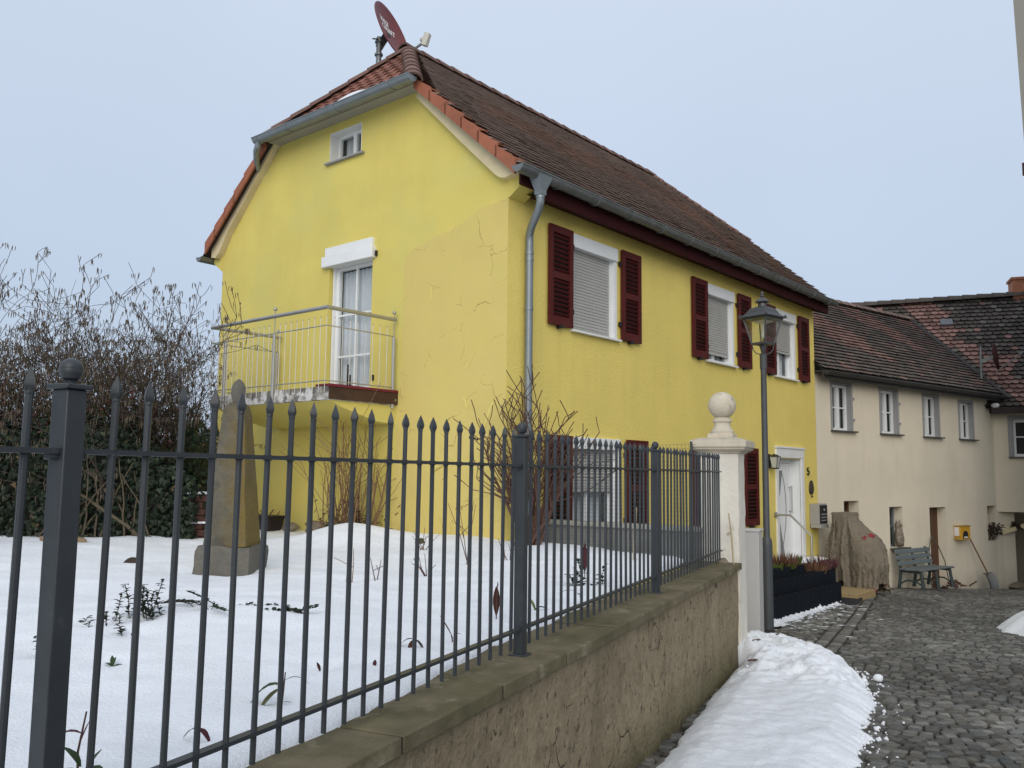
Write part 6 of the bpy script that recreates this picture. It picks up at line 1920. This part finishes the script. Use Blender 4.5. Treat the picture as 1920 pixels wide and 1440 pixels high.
# brownish climber tangle in the hazels
def tangle(loc, seed, n, rad, lab, c1, c2):
    m = MB(); r = random.Random(seed)
    for k in range(n):
        p = Vector((r.gauss(0, rad), r.gauss(0, rad * .5), r.gauss(.1, rad * .55)))
        k_ = r.uniform(.5, 1.4); c_ = tuple(v * k_ for v in (c1 if r.random() < .6 else c2))
        ivy_leaf(m, p, (r.gauss(0, 1), r.gauss(-.6, 1), r.gauss(.3, 1)), r.uniform(.02, .045), r, c_)
    o = m.build('climber', m_ivy, None, org=(0, 0, 0), smooth=False); o.location = loc
    tag(o, lab, 'climbing plant')
tangle((-6.75, 11.15, .78), 61, 1500, .34, 'olive and rust brown climber leaves tangled in the tall hazel left of the near post', (.045, .045, .018), (.10, .04, .025))
tangle((-5.55, 11.2, .55), 62, 1300, .40, 'olive climber leaves with red brown patches on the hedge top right of the near post', (.05, .06, .022), (.12, .04, .03))
# young trees beyond, greyer
def bare_tree(x, y, zb, seed, H, lab):
    t = thing('bare_tree', lab, 'tree', (x, y, zb)); r = random.Random(seed); m = MB()
    grow(m, Vector((0, 0, 0)), Vector((0, 0, 1)), H, .06, 3, r, dict(seg=.3, wob=.08, up=.05, rmin=.006, br=.85, start=2, nb=(1, 2, 2)))
    m.build('trunk', M('grey far bark', (.16, .145, .125), .9, .2, 8), t, angle=80)
bare_tree(-8.8, 24.5, -4.4, 201, 5.6, 'grey bare tree far behind the gap between hedge and yellow house')
bare_tree(-11.5, 27, -4.4, 202, 5.6, 'grey bare tree far behind the middle of the ivy hedge')

sh = dict(seg=.12, wob=.10, up=.09, rmin=.0058, br=.74, start=3, nb=(1, 1, 2))
t = thing('bare_bush', 'bare red brown bush with thick forked stems at the corner of the yellow house', 'bush', (.22, 9.96, snz(.22, 9.96) - .02))
m = MB(); r = random.Random(302)
for k in range(27):
    a = r.uniform(0, 6.283); sp = r.uniform(.08, .66)
    d = Vector((math.cos(a) * sp, math.sin(a) * sp * .6, 1)).normalized()
    grow(m, Vector((r.uniform(-.1, .1), r.uniform(-.08, .08), 0)), d, r.uniform(.9, 1.35), r.uniform(.016, .028), 2, r, sh)
m.build('stem', m_twig, t, angle=80)
m = MB()
for p in ((-.66, -.05, 1.22),):
    for k in range(7): m.ball(Vector(p) + Vector((r.gauss(0, .025), r.gauss(0, .02), r.gauss(0, .025))), .013, 6)
m.build('seed_head', m_soil, t)
sh2 = dict(seg=.12, wob=.06, up=.06, rmin=.0035, br=.22, start=3, nb=(1, 1))
q = HW(-.42, 2.32, 0)
t = thing('cut_bush', 'tan stemmed cut back bush with dense dark base before the yellow gable', 'bush', (q.x, q.y, -.85))
m = MB(); r = random.Random(305)
for k in range(74):
    a = r.uniform(0, 6.283); sp = abs(r.gauss(0, .42)); d = Vector((math.cos(a) * sp, math.sin(a) * sp * .5, 1)).normalized()
    thick = r.random() < .3
    grow(m, Vector((r.gauss(0, .14), r.gauss(0, .08), 0)), d, r.uniform(.7, 1.6) * (.75 if thick else 1), r.uniform(.012, .02) if thick else r.uniform(.005, .008), 1, r, sh2)
m.build('stem', m_twig_o, t, angle=80)
m = MB()
for k in range(420):
    p = Vector((r.gauss(0, .2), r.gauss(0, .1), abs(r.gauss(.05, .16)))); d = Vector((r.gauss(0, 1), r.gauss(0, 1), r.gauss(.2, .6))).normalized() * r.uniform(.03, .08)
    m.tube([p, p + d], r.uniform(.003, .008), 3, False)
m.build('litter', m_soil, t, smooth=False)['kind'] = 'stuff'

# ------------------------------------------------------------------ plants poking through the snow
def leaf(m, p, d, up_, L, w, c, droop=.3):
    d = Vector(d).normalized(); s = d.cross(Vector(up_)); s = s.normalized() if s.length > 1e-3 else Vector((1, 0, 0)); n = s.cross(d)
    P = []
    for k in range(6):
        f = k / 5; wd = w * math.sin(math.pi * (f * .86 + .08)) ; c_ = p + d * L * f - n * 0 + Vector((0, 0, -droop * L * f * f))
        P += [c_ - s * wd + n * wd * .35, c_, c_ + s * wd + n * wd * .35]
    m.add(P, [(k * 3 + a, k * 3 + a + 1, k * 3 + a + 4, k * 3 + a + 3) for k in range(5) for a in (0, 1)], c)
def sprout(x, y, seed, specs, stem_h, lab, stem_c=(.09, .05, .04), dz=0.0, cat='plant', name='leaf_sprout'):
    z = snz(x, y) + dz; m = MB(); r = random.Random(seed)
    if stem_h: m.tube([(0, 0, -.03), (r.uniform(-.01, .01), 0, stem_h * .5), (r.uniform(-.015, .015), 0, stem_h)], [.004, .0035, .0025], 5, False, stem_c)
    for (az, el, L, w, c, h, dr) in specs:
        a, e_ = R(az), R(el); leaf(m, Vector((0, 0, h)), (math.cos(a) * math.cos(e_), math.sin(a) * math.cos(e_), math.sin(e_)), (0, 0, 1), L, w, c, dr)
    o = m.build(name, m_leaf, None, org=(0, 0, 0), angle=80); o.location = (x, y, z)
    return tag(o, lab, cat)
GR, OL, RD, BR, PK = (.035, .06, .024), (.095, .10, .045), (.06, .014, .02), (.06, .02, .013), (.13, .02, .045)
sprout(-1.20, 2.52, 1, [(200, 10, .11, .018, OL, .06, .5), (330, 30, .12, .022, GR, .05, .3), (250, 55, .12, .02, GR, .07, .2), (180, 20, .10, .012, RD, .16, .6), (20, 65, .13, .02, GR, .02, .2), (10, 70, .06, .008, PK, .14, 0), (300, 0, .08, .02, GR, .03, .2)], .22, 'leafy sprout with pink red tips at the foot of the near fence post')
sprout(-.88, 3.45, 2, [(190, 20, .13, .024, GR, .08, .9), (215, -25, .10, .02, OL, .07, .4), (12, 40, .14, .006, GR, .09, .7), (350, 20, .05, .004, BR, .015, .3)], .13, 'olive sprout with a drooping broad leaf and a long thin arching leaf')
sprout(-.49, 4.55, 3, [(180, 25, .10, .014, RD, .05, 1.0), (250, -30, .07, .014, BR, .05, .3), (320, 10, .09, .010, (.05, .045, .035), .05, .9)], .05, 'small sprout with three drooping red and brown leaves in the snow')
sprout(-.30, 4.75, 4, [(150, 55, .16, .006, BR, .02, .1), (30, 20, .06, .008, GR, .04, .4)], .04, 'thin slanting brown twig with one small leaf in the snow')
sprout(-.08, 5.32, 5, [(90, -86, .17, .022, BR, .19, .0), (60, 60, .05, .005, BR, .18, .3)], .22, 'single hanging dark rust leaf on a twig left of the middle fence post')
sprout(.17, 5.85, 6, [(200, 65, .13, .03, (.16, .19, .07), .0, .1), (350, 30, .11, .02, GR, .02, .6)], .03, 'pale olive upright leaf in the snow just right of the middle fence post')
sprout(.47, 6.25, 7, [(190, 20, .15, .008, GR, .09, .5), (0, -60, .12, .006, GR, .10, .1), (300, 20, .08, .012, GR, .07, .4)], .10, 'grey green bent twig with narrow leaves in the snow right of the middle post')
sprout(.52, 6.95, 8, [(200, 30, .10, .02, GR, .02, .5), (330, 40, .09, .018, GR, .03, .5), (90, 60, .08, .015, OL, .03, .4)], .03, 'small rosette of dark green leaves in the snow below the red leaf')
sprout(.66, 7.75, 9, [(90, -87, .24, .028, (.035, .007, .008), .30, .0), (270, -80, .2, .02, RD, .28, .0)], .33, 'deep red hanging leaf on a stem in the snow before the bare corner bush')
sprout(-1.05, 3.02, 10, [(170, 15, .05, .010, BR, .045, .9), (340, 10, .06, .014, RD, .045, .9)], .045, 'tiny hooked sprout with two dark red leaves beside the near fence rail')
sprout(-1.82, 4.08, 11, [(60, 70, .05, .012, GR, 0, .1), (180, 40, .05, .012, GR, 0, .3), (10, 30, .05, .010, GR, .0, .3), (120, 60, .06, .01, GR, 0, .1)], .0, 'small dark green leaf tuft alone in the open snow')
sprout(-.86, 4.05, 12, [(140, 60, .05, .009, BR, .0, .1), (20, 5, .05, .004, BR, .0, .1)], .0, 'small brown pointed bud tip in the snow left of the red bud tip')
sprout(-.62, 4.1, 13, [(80, 75, .035, .010, RD, .0, .1)], .0, 'small red bud tip alone in the snow')
def sprig(x, y, seed, n, H, spread, ls, lab, c=(.018, .032, .018), flat=False, name='evergreen_sprig', cat='plant'):
    z = snz(x, y); m = MB(); r = random.Random(seed)
    for k in range(n):
        b_ = Vector((r.gauss(0, spread * .5), r.gauss(0, spread * .3), -.02))
        d = Vector((r.gauss(0, .25), r.gauss(0, .2), 1)).normalized() if not flat else Vector((r.choice((-1, 1)) * r.uniform(.6, 1), r.gauss(0, .3), r.uniform(.1, .6))).normalized()
        L = H * r.uniform(.55, 1.1); pts = [b_]
        for q in range(5):
            d = (d + Vector((r.gauss(0, .08), r.gauss(0, .08), r.gauss(0, .06) - (.12 if flat else 0)))).normalized(); pts.append(pts[-1] + d * L / 5)
            if flat and pts[-1].z < .015: pts[-1].z = .015
        m.tube(pts, .0025, 3, False, (.06, .04, .03))
        nl = int(L / (ls * .26))
        for q in range(nl):
            f = (q + .5) / nl * 5; i = min(4, int(f)); p = pts[i].lerp(pts[i + 1], f - i)
            if p.z < .01: continue
            a = r.uniform(0, 6.283); k_ = r.uniform(.6, 1.5)
            leaf(m, p, (math.cos(a), math.sin(a), r.uniform(.1, .9)), (0, 0, 1), ls * r.uniform(.8, 1.4), ls * .36, tuple(v * k_ for v in c), .2)
    o = m.build(name, m_leaf, None, org=(0, 0, 0), smooth=False); o.location = (x, y, z)
    return tag(o, lab, cat)
sprig(-2.05, 5.0, 21, 10, .26, .16, .03, 'upright evergreen sprigs with tiny dark leaves, the largest tuft in the snow before the obelisk')
sprig(-1.72, 5.15, 26, 5, .34, .14, .022, 'flat lying evergreen twig with tiny leaves on the snow below the obelisk', flat=True)
sprig(-2.25, 4.85, 27, 4, .12, .1, .03, 'low evergreen tuft just left of the largest sprigs in the snow')
sprig(-1.20, 5.25, 22, 6, .30, .14, .04, 'sprawling dark evergreen twigs with leaves bent low in the middle of the snow', flat=True)
sprig(.60, 7.0, 23, 6, .24, .12, .05, 'dark evergreen twigs with leaves in the snow right of the red leaf')
sprig(-2.22, 4.2, 24, 3, .14, .06, .034, 'small evergreen sprig in the snow close to the near post, left of it')
sprig(-2.0, 4.65, 25, 3, .08, .06, .03, 'tiny evergreen sprig in the open snow between post and larger tuft')
def twigs(x, y, seed, n, H, lab, c, sp=.35):
    m = MB(); r = random.Random(seed)
    for k in range(n):
        d = Vector((r.gauss(0, sp), r.gauss(0, sp * .6), 1)).normalized(); p = Vector((r.gauss(0, .02), r.gauss(0, .02), -.02)); L = H * r.uniform(.6, 1.1); pts = [p, p + d * L * .5, p + d * L + Vector((r.gauss(0, .02), 0, 0))]
        m.tube(pts, [.006, .0045, .003], 4, False)
        if r.random() < .6: m.tube([pts[1], pts[1] + Vector((r.gauss(0, .06), r.gauss(0, .04), H * .2))], .003, 3, False)
    o = m.build('twig', c, None, org=(0, 0, 0)); o.location = (x, y, snz(x, y)); tag(o, lab, 'twig')
twigs(-1.30, 7.1, 31, 2, .34, 'thin pale twigs standing in the snow right of the obelisk', m_twig_o, .1)
twigs(-1.06, 7.05, 32, 2, .22, 'dark leaning twigs in the snow halfway between obelisk and corner bush', m_twig, .3)
twigs(-.70, 7.5, 33, 6, .25, 'spread fan of dark bare twigs in the snow before the gable', m_twig, .45)
twigs(-.42, 8.5, 34, 4, .62, 'tall bare forked twigs in the snow below the cracked gable', m_twig, .22)
twigs(.0, 8.7, 35, 4, .40, 'short forked brown twigs in the snow left of the middle fence post', m_twig, .35)
twigs(-.95, 9.3, 36, 5, .3, 'short dark twig cluster in the snow in front of the cut bush', m_twig, .5)
m = MB(); m.tube([(0, 0, -.05), (.01, 0, .28), (.02, 0, .5)], .013, 6); o = m.build('stake', m_straw, None, org=(0, 0, 0)); o.location = (1.2, 8.5, snz(1.2, 8.5)); tag(o, 'pale wooden stake standing in the snow before the low grey wall', 'stake')

# ------------------------------------------------------------------ houses beyond the hedge
def far_house(x, y, z, rz, w, d, h, rh_, wall, roof, lab, wins=4, name='far_house'):
    t = thing(name, lab, 'house', (x, y, z), rz)
    m = MB(); m.box(-w / 2, w / 2, -d / 2, d / 2, 0, h)
    m.prism([(-w / 2, -d / 2, h), (-w / 2, d / 2, h), (-w / 2, 0, h + rh_)], (w, 0, 0)); m.build('wall', wall, t)
    m = MB(); ov = .4
    for s in (-1, 1):
        m.prism([(-w / 2 - ov, s * (d / 2 + ov), h - ov * rh_ / (d / 2)), (w / 2 + ov, s * (d / 2 + ov), h - ov * rh_ / (d / 2)), (w / 2 + ov, 0, h + rh_ + .1), (-w / 2 - ov, 0, h + rh_ + .1)], (0, 0, .22))
    m.build('roof', roof, t)
    for fl in range(int(h / 2.6)):
        for k in range(wins):
            xx = -w / 2 + w * (k + .5) / wins; m = MB(); z0 = .9 + fl * 2.6
            for q in ((xx - .6, xx - .5, z0, z0 + 1.3), (xx + .5, xx + .6, z0, z0 + 1.3), (xx - .5, xx + .5, z0 + 1.2, z0 + 1.3), (xx - .5, xx + .5, z0, z0 + .1), (xx - .04, xx + .04, z0 + .1, z0 + 1.2)): m.box(q[0], q[1], -d / 2 - .06, -d / 2 + .02, q[2], q[3])
            wn_ = m.build('window', m_white, t)
            m = MB(); m.box(xx - .5, xx + .5, -d / 2 - .03, -d / 2 - .01, z0 + .1, z0 + 1.2); m.build('pane', M('far pane', (.05, .06, .08), .2, 0), wn_)
far_house(-53.0, 133, -1.5, R(-12), 11, 8, 5.4, 3.4, m_farwall, m_farroof, 'distant house with slate roof and white window frames seen through the hazel twigs', 4)
far_house(-69, 138, -1.4, R(10), 10, 8, 5.2, 3.2, m_farblue, m_farroof, 'distant blue grey house with white windows left of the slate roofed one', 4)
far_house(-46.5, 158, .5, R(20), 9, 8, 5, 3.5, M('distant ochre render', (.33, .27, .2), .9, .1), m_farroof, 'distant ochre house with snow on its roof in the gap beside the yellow house', 3)
far_house(-88, 140, -1.4, R(-5), 12, 9, 5.5, 3.6, m_farwall, M('distant red roof', (.16, .07, .055), .9, .2, 1), 'distant house with red brown roof at the left edge behind the hedge', 4)
far_house(-8.9, 23.5, -4.3, R(30), 7, 6, 3.2, 1.5, m_cream, m_tile_r, 'low neighbouring cream house with dark tiled roof behind the hedge end', 2, 'neighbour_house')
